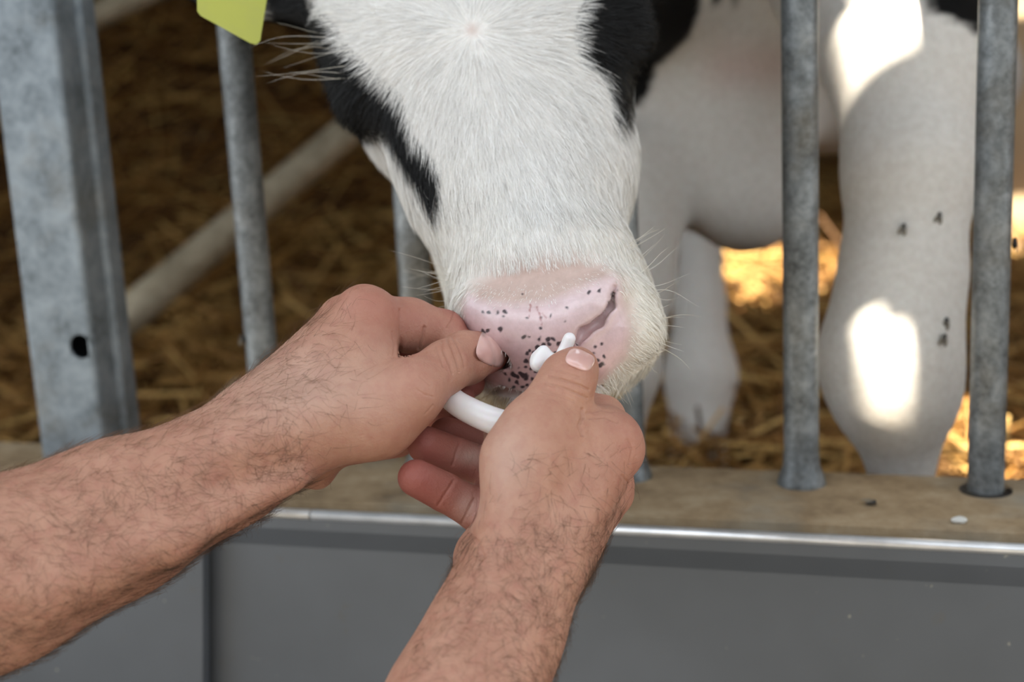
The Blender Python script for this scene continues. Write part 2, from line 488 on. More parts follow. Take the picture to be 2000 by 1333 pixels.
def roof_sheet(name, x0, x1, y0, y1, z, step):
    xs = np.arange(x0, x1, step); ys = np.arange(y0, y1, step)
    CX, CY = np.meshgrid((xs[:-1] + xs[1:]) / 2, (ys[:-1] + ys[1:]) / 2, indexing='ij')
    keep = np.ones(CX.shape, bool)
    for h_ in SUN_HOLES: keep &= ~in_poly(CX, CY, [to_sheet(w, z) for w in h_])
    ii, jj = np.nonzero(keep); ny = len(ys)
    V = np.stack(np.meshgrid(xs, ys, indexing='ij'), -1).reshape(-1, 2); V = np.concatenate([V, np.full((len(V), 1), z)], 1)
    Q = np.stack([ii * ny + jj, (ii + 1) * ny + jj, (ii + 1) * ny + jj + 1, ii * ny + jj + 1], 1)
    return obj(name, mesh_from(name, V, Q, smooth=False), M_ROOF, kind='structure')
roof_sheet('added_shade', -1.7, 2.2, -1.2, 0.66, ZC, 0.016)
roof_sheet('ceiling', -3.4, 3.2, 0.95, 5.75, ZP, 0.016)  # unseen pen roof, pierced where the sun patches need it

# ------------------------------------------------------------------ barrier
bar_x = [-0.255, -0.1195, 0.045, 0.1755, 0.306]
barrier = empty('feed_barrier', K(0, 0, ZK), 'galvanised feed barrier of upright steel pipes standing on the kerb', 'barrier')
for i, a in enumerate(bar_x + [0.44, 0.57]):
    R_ = 0.0128
    zz = np.concatenate([[ZK - 0.01, ZK, ZK + 0.006, ZK + 0.014], np.linspace(ZK + 0.03, 1.62, 24)])
    rr = np.full(len(zz), R_)
    if i != 4: rr[:4] = [R_ * 1.45, R_ * 1.42, R_ * 1.3, R_ * 1.06]
    pts = [K(a, 0, z) for z in zz]
    obj('bar', tube('bar', pts, rr, 28), M_GALV, barrier)
    if i == 4:
        obj('socket', tube('socket', [K(a, 0, ZK - 0.01), K(a, 0, ZK + 0.0006)], 0.0185, 24), M_BLACK, barrier)
for z in (1.62,):
    obj('top_rail', tube('top_rail', [K(a, 0, z) for a in np.linspace(-0.385, 0.75, 12)], 0.021, 20), M_GALV, barrier)
# square post with a bolt hole
post = empty('steel_post', K(-0.42, 0, ZK), 'wide galvanised steel post with a round bolt hole beside the bars', 'post')
HZ = (CAM + ray(127, 690) * 1.16)
def post_fn(bm):
    a0, a1, n0, n1 = -0.462, -0.400, -0.016, 0.042
    zs_ = [ZK - 0.005, HZ[2] - 0.024, HZ[2] + 0.024, 1.75]
    ah = (HZ - B0) @ E_
    # front face with a hole
    hole = [(ah + 0.0105 * math.cos(t), HZ[2] + 0.0105 * math.sin(t)) for t in np.linspace(0, 2 * math.pi, 24, endpoint=False)]
    H = [bm.verts.new(tuple(K(a, n0, z))) for a, z in hole]
    Hi = [bm.verts.new(tuple(K(a, n0 + 0.003, z))) for a, z in hole]
    per = []
    for t in np.linspace(0, 2 * math.pi, 24, endpoint=False):
        c, s = math.cos(t), math.sin(t); k = 0.024 / max(abs(c), abs(s))
        per.append(bm.verts.new(tuple(K(min(max(ah + k * c, a0 + .004), a1 - .004), n0, HZ[2] + k * s))))
    for i in range(24):
        j = (i + 1) % 24
        bm.faces.new((H[i], H[j], per[j], per[i])); bm.faces.new((H[j], H[i], Hi[i], Hi[j]))
    sq = [per[3], per[9], per[15], per[21]]     # corners of the square around the hole
    def v(a, n, z): return bm.verts.new(tuple(K(a, n, z)))
    r = 0.004
    T0, T1 = v(a0 + r, n0, zs_[3]), v(a1 - r, n0, zs_[3]); Z0, Z1 = v(a0 + r, n0, zs_[0]), v(a1 - r, n0, zs_[0])
    bm.faces.new([T0, T1] + [per[i] for i in (3, 4, 5, 6, 7, 8, 9)])
    bm.faces.new([Z1, Z0] + [per[i] for i in (15, 16, 17, 18, 19, 20, 21)])
    bm.faces.new([T1, Z1] + [per[i] for i in (21, 22, 23, 0, 1, 2, 3)])
    bm.faces.new([Z0, T0] + [per[i] for i in (9, 10, 11, 12, 13, 14, 15)])
    # rounded sides and back, with a rolled lip on the pen side
    prof = [(a1 - r, n0), (a1 - r * .3, n0 + r * .3), (a1, n0 + r), (a1, n0 + 0.030), (a1 + 0.004, n0 + 0.034), (a1 + 0.004, n1 - 0.006), (a1 + 0.001, n1),
            (a0, n1), (a0, n0 + r), (a0 + r * .3, n0 + r * .3), (a0 + r, n0)]
    top = [T1] + [v(a, n, zs_[3]) for a, n in prof[1:-1]] + [T0]
    bot = [Z1] + [v(a, n, zs_[0]) for a, n in prof[1:-1]] + [Z0]
    for i in range(len(prof) - 1): bm.faces.new((top[i], top[i + 1], bot[i + 1], bot[i]))
    bm.faces.new(top[::-1]); bm.faces.new(bot)
obj('post_body', bm_mesh('post_body', post_fn), M_POST, post)
# pipes lying across the pen behind the bars
p0, p1 = W(205, 655, 2.0), W(1010, -20, 2.7)
dv = (p1 - p0) / np.linalg.norm(p1 - p0)
obj('stall_pipe', tube('stall_pipe', [p0 + dv * t for t in np.linspace(0, 2.1, 16)], 0.027, 24), M_PIPE,
    label='long pale pipe slanting up across the straw behind the bars', category='pipe')
q0, q1 = W(330, 895, 1.55), W(560, 668, 1.62)
obj('brace_pipe', tube('brace_pipe', [q0 + (q1 - q0) * t for t in np.linspace(-0.2, 0.62, 8)], 0.011, 16), M_PIPE,
    label='thin grey brace pipe just above the forearm', category='pipe')
s0, s1 = W(120, 60, 2.6), W(420, -75, 2.8)
obj('gate_pipe', tube('gate_pipe', [s0 + (s1 - s0) * t for t in np.linspace(-0.6, 1.6, 8)], 0.024, 16), M_PIPE,
    label='pale pipe at the top corner behind the post', category='pipe')

# ------------------------------------------------------------------ implicit modelling (camera coordinates, metres)
def cap(a, b, k=0.004, sub=False, flat=None):
    """tapered capsule; a, b = (px, py, depth, radius in px at that depth); flat=(nx,ny,nz,ratio) squeezes the section"""
    A = P(*a[:3]); B = P(*b[:3])
    return dict(t='cap', A=A, B=B, ra=a[3] * a[2] / FPX, rb=b[3] * b[2] / FPX, k=k, sub=sub, flat=flat)
def ell(c, r, k=0.01, rot=None, sub=False):
    """ellipsoid at (px,py,d), radii in metres along axes (rows of rot, default camera axes)"""
    return dict(t='ell', C=P(*c), r=np.array(r, float), R=np.eye(3) if rot is None else np.asarray(rot), k=k, sub=sub)
def prim_bbox(p):
    if p['t'] == 'cap':
        rm = max(p['ra'], p['rb']) * (1.0 if p['flat'] is None else max(1.0, p['flat'][3], 1 / p['flat'][3]))
        return np.minimum(p['A'], p['B']) - rm, np.maximum(p['A'], p['B']) + rm
    if p['t'] == 'ell':
        rm = p['r'].max(); return p['C'] - rm, p['C'] + rm
    return p['lo'], p['hi']
def prim_eval(p, X):
    if p['t'] == 'cap':
        AB = p['B'] - p['A']; L2 = AB @ AB + 1e-12
        q = X - p['A']; t = np.clip(q @ AB.astype(X.dtype) / L2, 0, 1)
        q = q - t[..., None] * AB.astype(X.dtype)
        if p['flat'] is not None:
            n = np.array(p['flat'][:3], X.dtype); n /= np.linalg.norm(n)
            q = q + (q @ n)[..., None] * n * X.dtype.type(1 / p['flat'][3] - 1)
        return np.sqrt((q * q).sum(-1)) - (p['ra'] + (p['rb'] - p['ra']) * t)
    if p['t'] == 'ell':
        q = (X - p['C'].astype(X.dtype)) @ p['R'].T.astype(X.dtype)
        q = q / p['r'].astype(X.dtype); l = np.sqrt((q * q).sum(-1))
        g = q / p['r'].astype(X.dtype); gl = np.sqrt((g * g).sum(-1)) + 1e-6
        return l * (l - 1) / gl
    return p['f'](X)
def combine(F, D, p):
    k = p['k']
    if p['sub']:
        D = -D; h = np.maximum(k - np.abs(F - D), 0) / k
        return np.maximum(F, D) + h * h * k * 0.25
    h = np.maximum(k - np.abs(F - D), 0) / k
    return np.minimum(F, D) - h * h * k * 0.25
def sdf_points(prims, X):
    F = np.full(X.shape[:-1], 1.0, X.dtype)
    for p in prims: F = combine(F, prim_eval(p, X), p)
    return F
def sdf_mesh(prims, h, lo=None, hi=None):
    bb = [prim_bbox(p) for p in prims if not p['sub']]
    l = np.min([b[0] for b in bb], 0) - 3 * h; u = np.max([b[1] for b in bb], 0) + 3 * h
    if lo is not None: l = np.maximum(l, lo)
    if hi is not None: u = np.minimum(u, hi)
    n = np.ceil((u - l) / h).astype(int) + 1
    ax = [(l[i] + h * np.arange(n[i])).astype(np.float32) for i in range(3)]
    F = np.full(n, 1.0, np.float32)
    for p in prims:
        a, b = prim_bbox(p); pad = p['k'] + 4 * h
        i0 = np.clip(np.floor((a - pad - l) / h).astype(int), 0, n); i1 = np.clip(np.ceil((b + pad - l) / h).astype(int) + 1, 0, n)
        if (i1 <= i0).any(): continue
        sl = tuple(slice(i0[i], i1[i]) for i in range(3))
        X = np.stack(np.meshgrid(*[ax[i][sl[i]] for i in range(3)], indexing='ij'), -1)
        F[sl] = combine(F[sl], prim_eval(p, X).astype(np.float32), p)
    # surface nets
    S = F < 0
    cnt = np.zeros(tuple(n - 1), np.uint8)
    for dx in (0, 1):
        for dy in (0, 1):
            for dz in (0, 1):
                cnt += S[dx:n[0] - 1 + dx, dy:n[1] - 1 + dy, dz:n[2] - 1 + dz]
    act = (cnt > 0) & (cnt < 8); idx = np.argwhere(act)
    vid = np.full(act.shape, -1, np.int32); vid[act] = np.arange(len(idx))
    acc = np.zeros((len(idx), 3)); num = np.zeros(len(idx))
    cor = [(x, y, z) for x in (0, 1) for y in (0, 1) for z in (0, 1)]
    for c0 in cor:
        for axi in range(3):
            if c0[axi]: continue
            c1 = list(c0); c1[axi] = 1
            f0 = F[idx[:, 0] + c0[0], idx[:, 1] + c0[1], idx[:, 2] + c0[2]]
            f1 = F[idx[:, 0] + c1[0], idx[:, 1] + c1[1], idx[:, 2] + c1[2]]
            cr = (f0 < 0) != (f1 < 0); t = np.where(cr, f0 / np.where(cr, f0 - f1, 1), 0)
            pt = np.array(c0, float)[None] + t[:, None] * (np.array(c1) - np.array(c0))[None]
            acc += pt * cr[:, None]; num += cr
    V = l + h * (idx + acc / np.maximum(num, 1)[:, None])
    Qs = []
    for axi in range(3):
        o = [i for i in range(3) if i != axi]
        s0 = [slice(1, -1)] * 3; s1 = [slice(1, -1)] * 3
        s0[axi] = slice(0, -1); s1[axi] = slice(1, None)
        A_ = S[tuple(s0)]; B_ = S[tuple(s1)]; e = np.argwhere(A_ != B_)
        inside_first = A_[e[:, 0], e[:, 1], e[:, 2]]
        e = e.copy(); e[:, o[0]] += 1; e[:, o[1]] += 1
        def cell(d0, d1):
            g = e.copy(); g[:, o[0]] -= d0; g[:, o[1]] -= d1
            return vid[g[:, 0], g[:, 1], g[:, 2]]
        q = np.stack([cell(1, 1), cell(0, 1), cell(0, 0), cell(1, 0)], 1)
        fl = inside_first if axi != 1 else ~inside_first
        q[~fl] = q[~fl][:, ::-1]
        Qs.append(q)
    Q = np.concatenate(Qs); Q = Q[(Q >= 0).all(1)]
    return V, Q
def relax(V, Q, n=2, w=0.5):
    for _ in range(n):
        acc = np.zeros_like(V); c = np.zeros(len(V))
        for a, b in ((0, 1), (1, 2), (2, 3), (3, 0)):
            np.add.at(acc, Q[:, a], V[Q[:, b]]); np.add.at(c, Q[:, a], 1)
            np.add.at(acc, Q[:, b], V[Q[:, a]]); np.add.at(c, Q[:, b], 1)
        V = V + w * (acc / np.maximum(c, 1)[:, None] - V)
    return V
def vnormals(V, Q):
    fn = np.cross(V[Q[:, 2]] - V[Q[:, 0]], V[Q[:, 3]] - V[Q[:, 1]])
    N = np.zeros_like(V)
    for i in range(4): np.add.at(N, Q[:, i], fn)
    return N / (np.linalg.norm(N, axis=1)[:, None] + 1e-12)
def subdiv(V, Q, sel):
    """split the selected quads in four (T-edges are closed by splitting their neighbours' edges only visually)"""
    Qs = Q[sel]; Qk = Q[~sel]
    ed = np.concatenate([np.sort(Qs[:, [a, b]], 1) for a, b in ((0, 1), (1, 2), (2, 3), (3, 0))])
    ue, inv = np.unique(ed, axis=0, return_inverse=True); inv = inv.ravel()
    m = len(Qs); n0 = len(V)
    mid = V[ue].mean(1); cen = V[Qs].mean(1)
    V2 = np.concatenate([V, mid, cen]); e = [n0 + inv[i * m:(i + 1) * m] for i in range(4)]; c = n0 + len(ue) + np.arange(m)
    new = np.concatenate([np.stack([Qs[:, 0], e[0], c, e[3]], 1), np.stack([e[0], Qs[:, 1], e[1], c], 1),
                          np.stack([c, e[1], Qs[:, 2], e[2]], 1), np.stack([e[3], c, e[2], Qs[:, 3]], 1)])
    return V2, np.concatenate([Qk, new])
def project(prims, V, steps=3, sel=None):
    X = V if sel is None else V[sel]
    for _ in range(steps):
        e = 4e-4; f = sdf_points(prims, X)
        g = np.stack([sdf_points(prims, X + e * np.eye(3)[i]) - sdf_points(prims, X - e * np.eye(3)[i]) for i in range(3)], -1) / (2 * e)
        st = f[:, None] * g / ((g * g).sum(-1)[:, None] + 1e-6)
        ln = np.linalg.norm(st, axis=1)[:, None]; st *= np.minimum(1, 0.0015 / (ln + 1e-9))
        X = X - st
    if sel is None: return X
    V = V.copy(); V[sel] = X; return V
def surf_depth(prims, px, py, d0, d1):
    ds = np.linspace(d0, d1, 400); X = np.array([P(px, py, d) for d in ds])
    f = sdf_points(prims, X); i = np.argmax(f < 0)
    return ds[i] if (f < 0).any() else None

def strands(name, roots, dirs, nrm, length, width, tone=None, fur=None, segs=4, sides=3, lift=0.4, curl=0.0, droop=0.0, taper=1.0, seed=0):
    """many thin hairs in one mesh; roots/dirs/nrm in world space. sides=1 gives a narrow blade"""
    r = np.random.default_rng(seed); N = len(roots)
    side = np.cross(dirs, nrm); side /= np.linalg.norm(side, axis=1)[:, None] + 1e-9
    ph = r.uniform(0, 6.28, N); am = r.normal(0, 1, N) * curl
    C = []; 
    for i in range(segs + 1):
        t = i / segs
        c = roots + dirs * (length * t * (1 - 0.25 * lift * t))[:, None] + nrm * (length * lift * (t - 0.55 * droop * t * t))[:, None] \
            + side * (length * am * (np.sin(ph + 3.0 * t) - np.sin(ph)))[:, None]
        C.append(c)
    C = np.stack(C, 1)                                          # N, segs+1, 3
    tw = r.uniform(0, 3.14, N); w0 = np.broadcast_to(width, (N,))
    n_s = 2 if sides == 1 else sides
    V = np.zeros((N, segs * n_s + 1, 3))
    for i in range(segs):
        rad = (w0 * (1 - taper * (i / segs) * 0.75))[:, None]
        if sides == 1:
            s_ = side * np.cos(tw * 0.35 - 0.5)[:, None] + nrm * np.sin(tw * 0.35 - 0.5)[:, None]
            V[:, i * 2] = C[:, i] - s_ * rad; V[:, i * 2 + 1] = C[:, i] + s_ * rad
        else:
            for k in range(sides):
                a = 2 * math.pi * k / sides
                V[:, i * sides + k] = C[:, i] + (side * math.cos(a) + nrm * math.sin(a)) * rad
    V[:, -1] = C[:, -1]
    q = []; t_ = []; last = segs * n_s
    for i in range(segs - 1):
        for k in range(1 if sides == 1 else sides):
            k2 = (k + 1) % n_s
            q.append((i * n_s + k, i * n_s + k2, (i + 1) * n_s + k2, (i + 1) * n_s + k))
    for k in range(1 if sides == 1 else sides):
        t_.append(((segs - 1) * n_s + k, (segs - 1) * n_s + (k + 1) % n_s, last))
    nb = last + 1; base = (np.arange(N) * nb)[:, None, None]
    me = mesh_from(name, V.reshape(-1, 3), (base + np.array(q)[None]).reshape(-1, 4), (base + np.array(t_)[None]).reshape(-1, 3))
    if tone is not None: col_attr(me, 'tone', np.repeat(tone, nb))
    if fur is not None: col_attr(me, 'fur', np.repeat(fur, nb, axis=0))
    return me
def scatter(V, Q, wgt, N, seed=0):
    """random points on quads (camera coords) with per-face weights"""
    r = np.random.default_rng(seed)
    A = np.linalg.norm(np.cross(V[Q[:, 2]] - V[Q[:, 0]], V[Q[:, 3]] - V[Q[:, 1]]), axis=1) * 0.5 * wgt
    f = r.choice(len(Q), N, p=A / A.sum()); u = r.random(N)[:, None]; v = r.random(N)[:, None]
    q = Q[f]
    return V[q[:, 0]] * (1 - u) * (1 - v) + V[q[:, 1]] * u * (1 - v) + V[q[:, 2]] * u * v + V[q[:, 3]] * (1 - u) * v, f
def tang(d, n):
    d = d - n * (d * n).sum(-1)[:, None]; return d / (np.linalg.norm(d, axis=1)[:, None] + 1e-9)

# ------------------------------------------------------------------ calf
N0 = P(1078, 620, 0.868); E0 = P(925, 60, 0.985)
HA = (E0 - N0); HA /= np.linalg.norm(HA)                         # nose -> poll
HL = np.array([0.97, 0.2425, 0]); HL -= HA * (HL @ HA); HL /= np.linalg.norm(HL)
HN = np.cross(HL, HA); HN = HN if HN[2] > 0 else -HN             # out of the face, to the camera
def head_st(px, py):
    r = P(px, py, 1.0); t = (N0 @ HN) / (r @ HN); q = r * t - N0
    return q @ HA, q @ HL
LC = [(1010, 792), (960, 768), (925, 735), (900, 690), (886, 640), (876, 600), (877, 560), (866, 520), (838, 480), (800, 420), (765, 335), (738, 268), (708, 230), (683, 185), (660, 130), (634, 85), (615, 40), (606, 0), (606, -60), (640, -130), (690, -190), (740, -230)]
RC = [(1120, 792), (1185, 764), (1240, 722), (1278, 684), (1294, 645), (1287, 602), (1266, 545), (1238, 486), (1222, 443), (1226, 400), (1240, 350), (1244, 290), (1236, 240), (1231, 190), (1233, 100), (1228, 0), (1224, -60), (1190, -130), (1150, -190), (1100, -230)]
sg = np.linspace(-0.064, 0.325, 200)
def table(pts):
    st = np.array([head_st(*p) for p in pts]); o = np.argsort(st[:, 0])
    y = np.interp(sg, st[o, 0], st[o, 1]); ker = np.hanning(9); ker /= ker.sum()
    return np.convolve(np.pad(y, 4, mode='edge'), ker, 'valid')
TL, TR = table(LC), table(RC)
HF = np.interp(sg, [-0.064, -0.055, -0.035, -0.01, 0.02, 0.05, 0.08, 0.12, 0.18, 0.24, 0.29, 0.325], [0.004, 0.018, 0.035, 0.053, 0.062, 0.058, 0.058, 0.064, 0.076, 0.078, 0.060, 0.03])
HB = np.interp(sg, [-0.064, -0.055, -0.03, 0.0, 0.05, 0.10, 0.16, 0.22, 0.28, 0.325], [0.004, 0.03, 0.045, 0.05, 0.055, 0.075, 0.10, 0.105, 0.08, 0.04])
PF = np.interp(sg, [-0.06, 0.0, 0.04, 0.10, 0.20, 0.32], [2.2, 2.3, 2.2, 2.0, 2.3, 2.2])
ker = np.hanning(15); ker /= ker.sum()
HF = np.convolve(np.pad(HF, 7, mode='edge'), ker, 'valid'); HB = np.convolve(np.pad(HB, 7, mode='edge'), ker, 'valid')
def head_f(X):
    q = X - N0.astype(X.dtype)
    s = q @ HA.astype(X.dtype); t = q @ HL.astype(X.dtype); n = q @ HN.astype(X.dtype)
    tl = np.interp(s, sg, TL); tr = np.interp(s, sg, TR); w = np.maximum((tr - tl) / 2, 0.003); c = (tr + tl) / 2
    hz = np.where(n > 0, np.interp(s, sg, HF), np.interp(s, sg, HB)); p = np.interp(s, sg, PF)
    a = np.abs(t - c) / w; b = np.abs(n) / hz
    f = (a ** p + b ** p) ** (1 / p)
    d = (f - 1) * np.minimum(w, hz) * 0.9
    e = np.maximum(sg[0] - s, s - sg[-1])
    return np.maximum(d, e).astype(X.dtype)
hc = np.array([N0 + HA * s for s in (-0.07, 0.33)])
head_loft = dict(t='fn', f=head_f, k=0.01, sub=False, lo=hc.min(0) - 0.16, hi=hc.max(0) + 0.16)
def H(s, t, n): return N0 + HA * s + HL * t + HN * n
def hcap(a, b, ra, rb, k=0.008, sub=False):
    return dict(t='cap', A=np.asarray(a), B=np.asarray(b), ra=ra, rb=rb, k=k, sub=sub, flat=None)
ey = 0.205
def eye_t(side): return (np.interp(ey, sg, TR) if side > 0 else np.interp(ey, sg, TL))
head = [head_loft]
# brow ridges
for sd in (1, -1):
    te = eye_t(sd)
    head.append(hcap(H(ey - 0.02, te * 0.90, 0.022), H(ey + 0.03, te * 0.88, 0.030), 0.017, 0.02, 0.025))
# lower jaw / chin
head.append(dict(t='ell', C=P(1012, 765, 0.90), r=np.array([0.032, 0.018, 0.040]), R=np.eye(3), k=0.006, sub=False))
head.append(hcap(P(1010, 730, 0.93), P(960, 420, 1.04), 0.030, 0.05, 0.02))
base_prims = list(head)
def on_face(px, py, into=0.0):
    d = surf_depth(base_prims, px, py, 0.72, 1.1)
    return P(px, py, d + into)
# nose pad swells a little above the nostrils
def fcap(pts, rads, into, k, sub):
    for (a, b), (ra, rb) in zip(zip(pts[:-1], pts[1:]), zip(rads[:-1], rads[1:])):
        head.append(hcap(on_face(*a, into), on_face(*b, into), ra, rb, k, sub))
fcap([(932, 606), (1000, 632), (1060, 636), (1120, 614), (1182, 570)], [0.012, 0.015, 0.016, 0.014, 0.010], 0.005, 0.016, False)
fcap([(1060, 640), (1050, 715)], [0.014, 0.012], 0.009, 0.016, False)
fcap([(1168, 694), (1226, 640), (1226, 590)], [0.014, 0.016, 0.012], 0.007, 0.014, False)
fcap([(1110, 622), (1150, 592), (1182, 566)], [0.009, 0.009, 0.006], -0.003, 0.012, False)
fcap([(938, 600), (975, 626)], [0.009, 0.010], -0.004, 0.012, False)
for dp, sc in ((-0.017, 1.0), (-0.014, 1.0), (-0.011, 1.0), (-0.008, 1.0), (-0.0055, 0.9), (-0.003, 0.8)):
    fcap([(1200, 562), (1194, 598), (1170, 630), (1140, 650), (1124, 676)], [0.0006 * sc, 0.0010 * sc, 0.0017 * sc, 0.0022 * sc, 0.0012 * sc], dp, 0.0032, True)
for dp, sc in ((-0.004, 1.0), (0.004, 1.1), (0.012, 1.1)):
    fcap([(905, 610), (915, 645), (942, 674), (972, 692), (988, 710)], [0.002 * sc, 0.0055 * sc, 0.008 * sc, 0.0085 * sc, 0.004 * sc], dp, 0.002, True)
# mouth line
fcap([(935, 752), (985, 764), (1040, 764), (1100, 762), (1170, 752)], [0.002, 0.003, 0.003, 0.003, 0.002], 0.001, 0.003, True)
# eyelids: sockets for the eyes
EYES = []
for sd in (1, -1):
    c = H(ey, eye_t(sd) * 0.905, 0.006); EYES.append((c, sd))
    head.append(hcap(c + HL * sd * 0.016, c + HL * sd * 0.02, 0.011, 0.012, 0.006, True))
# ears
for sd in (1, -1):
    a = H(0.275, sd * 0.06 + (np.interp(0.26, sg, TL) + np.interp(0.26, sg, TR)) / 2, -0.01)
    b = a + HL * sd * (0.10 if sd < 0 else 0.035) + HA * (0.085 if sd < 0 else 0.03) - HN * 0.012
    c = b + HL * sd * (0.055 if sd < 0 else 0.03) - HN * (0.0 if sd < 0 else 0.035) + HA * (0.02 if sd < 0 else -0.02)
    head.append(dict(t='cap', A=a, B=b, ra=0.022, rb=0.036, k=0.02, sub=False, flat=(*(HN * 0.9 + HA * 0.35), 0.42)))
    head.append(dict(t='cap', A=b, B=c, ra=0.036, rb=0.014, k=0.01, sub=False, flat=(*(HN * 0.9 + HA * 0.35), 0.42)))
    if sd < 0: EAR_TIP = b
# neck, shared by head mesh and body mesh
NK = [H(0.23, -0.02, -0.05), P(985, -70, 1.15), P(1230, -90, 1.36), P(1480, -60, 1.52)]
neck = [hcap(NK[0], NK[1], 0.070, 0.064, 0.03), hcap(NK[1], NK[2], 0.064, 0.095, 0.03), hcap(NK[2], NK[3], 0.095, 0.135, 0.03),
        hcap(NK[0] - HA * 0.02, NK[1] + np.array([0, 0.07, 0]), 0.05, 0.058, 0.03), hcap(NK[1] + np.array([0, 0.07, 0]), NK[3] + np.array([0, 0.10, 0]), 0.058, 0.10, 0.03)]
def capm(a, b, k=0.03):                       # radius in px at depth
    return cap(a, b, k)
body = [
    # brisket and chest
    cap((1395, 120, 1.46, 170), (1455, 372, 1.42, 122), 0.05),
    cap((1300, 210, 1.46, 115), (1300, 360, 1.46, 80), 0.04),
    cap((1620, 0, 1.52, 300), (1740, 20, 2.15, 190), 0.06),
    cap((1610, -70, 1.5, 250), (1740, -20, 2.15, 190), 0.06),
    cap((1740, 0, 2.1, 190), (1690, 30, 2.3, 150), 0.06),
    # near foreleg (left fore): shoulder, forearm, knee, cannon
    cap((1700, -60, 1.27, 200), (1775, 120, 1.16, 145), 0.05),
    cap((1775, 120, 1.16, 140), (1778, 330, 1.12, 118), 0.04),
    cap((1778, 330, 1.12, 118), (1762, 540, 1.11, 108), 0.03),
    cap((1762, 540, 1.11, 108), (1738, 700, 1.10, 124), 0.03),
    cap((1738, 700, 1.10, 124), (1748, 775, 1.105, 104), 0.03),
    cap((1748, 775, 1.105, 100), (1760, 900, 1.12, 56), 0.03),
    cap((1760, 900, 1.12, 56), (1765, 1130, 1.16, 50), 0.02),
    cap((1765, 1130, 1.16, 60), (1765, 1230, 1.14, 62), 0.02),
    # other foreleg, mostly behind the muzzle
    cap((1260, 330, 1.42, 92), (1238, 560, 1.36, 74), 0.03),
    cap((1238, 560, 1.36, 72), (1200, 720, 1.33, 84), 0.02),
    cap((1200, 720, 1.33, 82), (1205, 900, 1.38, 42), 0.02),
    cap((1205, 900, 1.38, 42), (1215, 1060, 1.42, 42), 0.02),
    # hind leg seen between the forelegs
    cap((1500, 150, 2.1, 130), (1370, 430, 1.95, 46), 0.03),
    cap((1370, 430, 1.95, 44), (1366, 590, 1.93, 46), 0.02),
    cap((1366, 590, 1.93, 46), (1368, 730, 1.92, 68), 0.02),
    cap((1368, 730, 1.92, 67), (1362, 900, 1.92, 50), 0.02),
    cap((1364, 900, 1.92, 50), (1364, 990, 1.92, 46), 0.02),
    # the other hind leg
    cap((1850, 150, 2.2, 140), (1745, 430, 2.1, 60), 0.04),
    cap((1745, 430, 2.1, 54), (1745, 700, 2.08, 60), 0.02),
    cap((1745, 700, 2.08, 60), (1745, 960, 2.08, 46), 0.02),
    # tail
    cap((1700, -60, 2.42, 26), (1705, 250, 2.5, 18), 0.02),
]
allp = head + neck + body
CUT_P, CUT_N = (NK[0] * 0.35 + NK[1] * 0.65), (NK[1] - NK[0]) / np.linalg.norm(NK[1] - NK[0])
Vh, Qh = sdf_mesh(head + neck[:1] + neck[3:4], 0.0024)
Vh = relax(Vh, Qh, 2, 0.4)
fc = Vh[Qh].mean(1); Qh = Qh[((fc - CUT_P) @ CUT_N) < 0.004]
# refine the muzzle
fx, fy, fd = to_px(Vh[Qh].mean(1))
fnh = np.cross(Vh[Qh[:, 2]] - Vh[Qh[:, 0]], Vh[Qh[:, 3]] - Vh[Qh[:, 1]])
sel = (fx > 850) & (fx < 1300) & (fy > 480) & (fy < 820) & (fd < 0.90)
Vh, Qh = subdiv(Vh, Qh, sel)
fx, fy, fd = to_px(Vh[Qh].mean(1))
sel = (fx > 880) & (fx < 1250) & (fy > 490) & (fy < 800) & (fd < 0.885)
Vh, Qh = subdiv(Vh, Qh, sel)
px_, py_, d_ = to_px(Vh)
sel = (px_ > 840) & (px_ < 1310) & (py_ > 470) & (py_ < 830) & (d_ < 0.91)
Vh = project(head + neck[:1] + neck[3:4], Vh, 3, sel)
Vb, Qb = sdf_mesh(neck + body, 0.0075)
Vb = relax(Vb, Qb, 1, 0.4)
fcb = Vb[Qb].mean(1); keep = (((fcb - CUT_P) @ CUT_N) > -0.006) | (to_px(fcb)[0] > 1330) | (to_px(fcb)[1] > 280); Qb = Qb[keep]

# coat colours
WHITE = np.array(lin(241, 239, 236)[:3]); BLACK = np.array(lin(10, 9, 9)[:3])
CREAM = np.array(lin(232, 222, 200)[:3]); PINK = np.array(lin(222, 186, 184)[:3]); LILAC = np.array(lin(228, 206, 210)[:3])
TANP = np.array(lin(200, 172, 162)[:3])
LEFT_PATCH = [(540, -80), (590, -40), (612, 8), (640, 30), (662, 55), (664, 72), (700, 110), (740, 150), (782, 182), (792, 215), (800, 258), (832, 290), (853, 322), (856, 370), (848, 405), (838, 422), (822, 385), (800, 345), (772, 300), (748, 256), (738, 266), (690, 260), (600, 180), (520, 0)]
RIGHT_PATCH = [(1150, -140), (1142, 0), (1125, 30), (1122, 62), (1128, 108), (1142, 126), (1166, 128), (1172, 150), (1186, 172), (1196, 200), (1200, 236), (1210, 252), (1222, 224), (1236, 196), (1300, 120), (1320, -140)]
NOSE_BARE = [(905, 600), (914, 575), (945, 590), (1000, 596), (1060, 592), (1110, 575), (1150, 556), (1196, 540), (1208, 552), (1214, 600), (1226, 640), (1222, 690), (1200, 715), (1175, 745), (1120, 762), (1040, 764), (985, 762), (935, 742), (915, 690), (898, 640)]
NOSE_FUZZ = [(905, 600), (925, 550), (975, 522), (1040, 505), (1120, 497), (1185, 512), (1218, 545), (1236, 600), (1242, 660), (1225, 700), (1190, 735), (1120, 770), (1000, 772), (930, 745), (900, 680)]
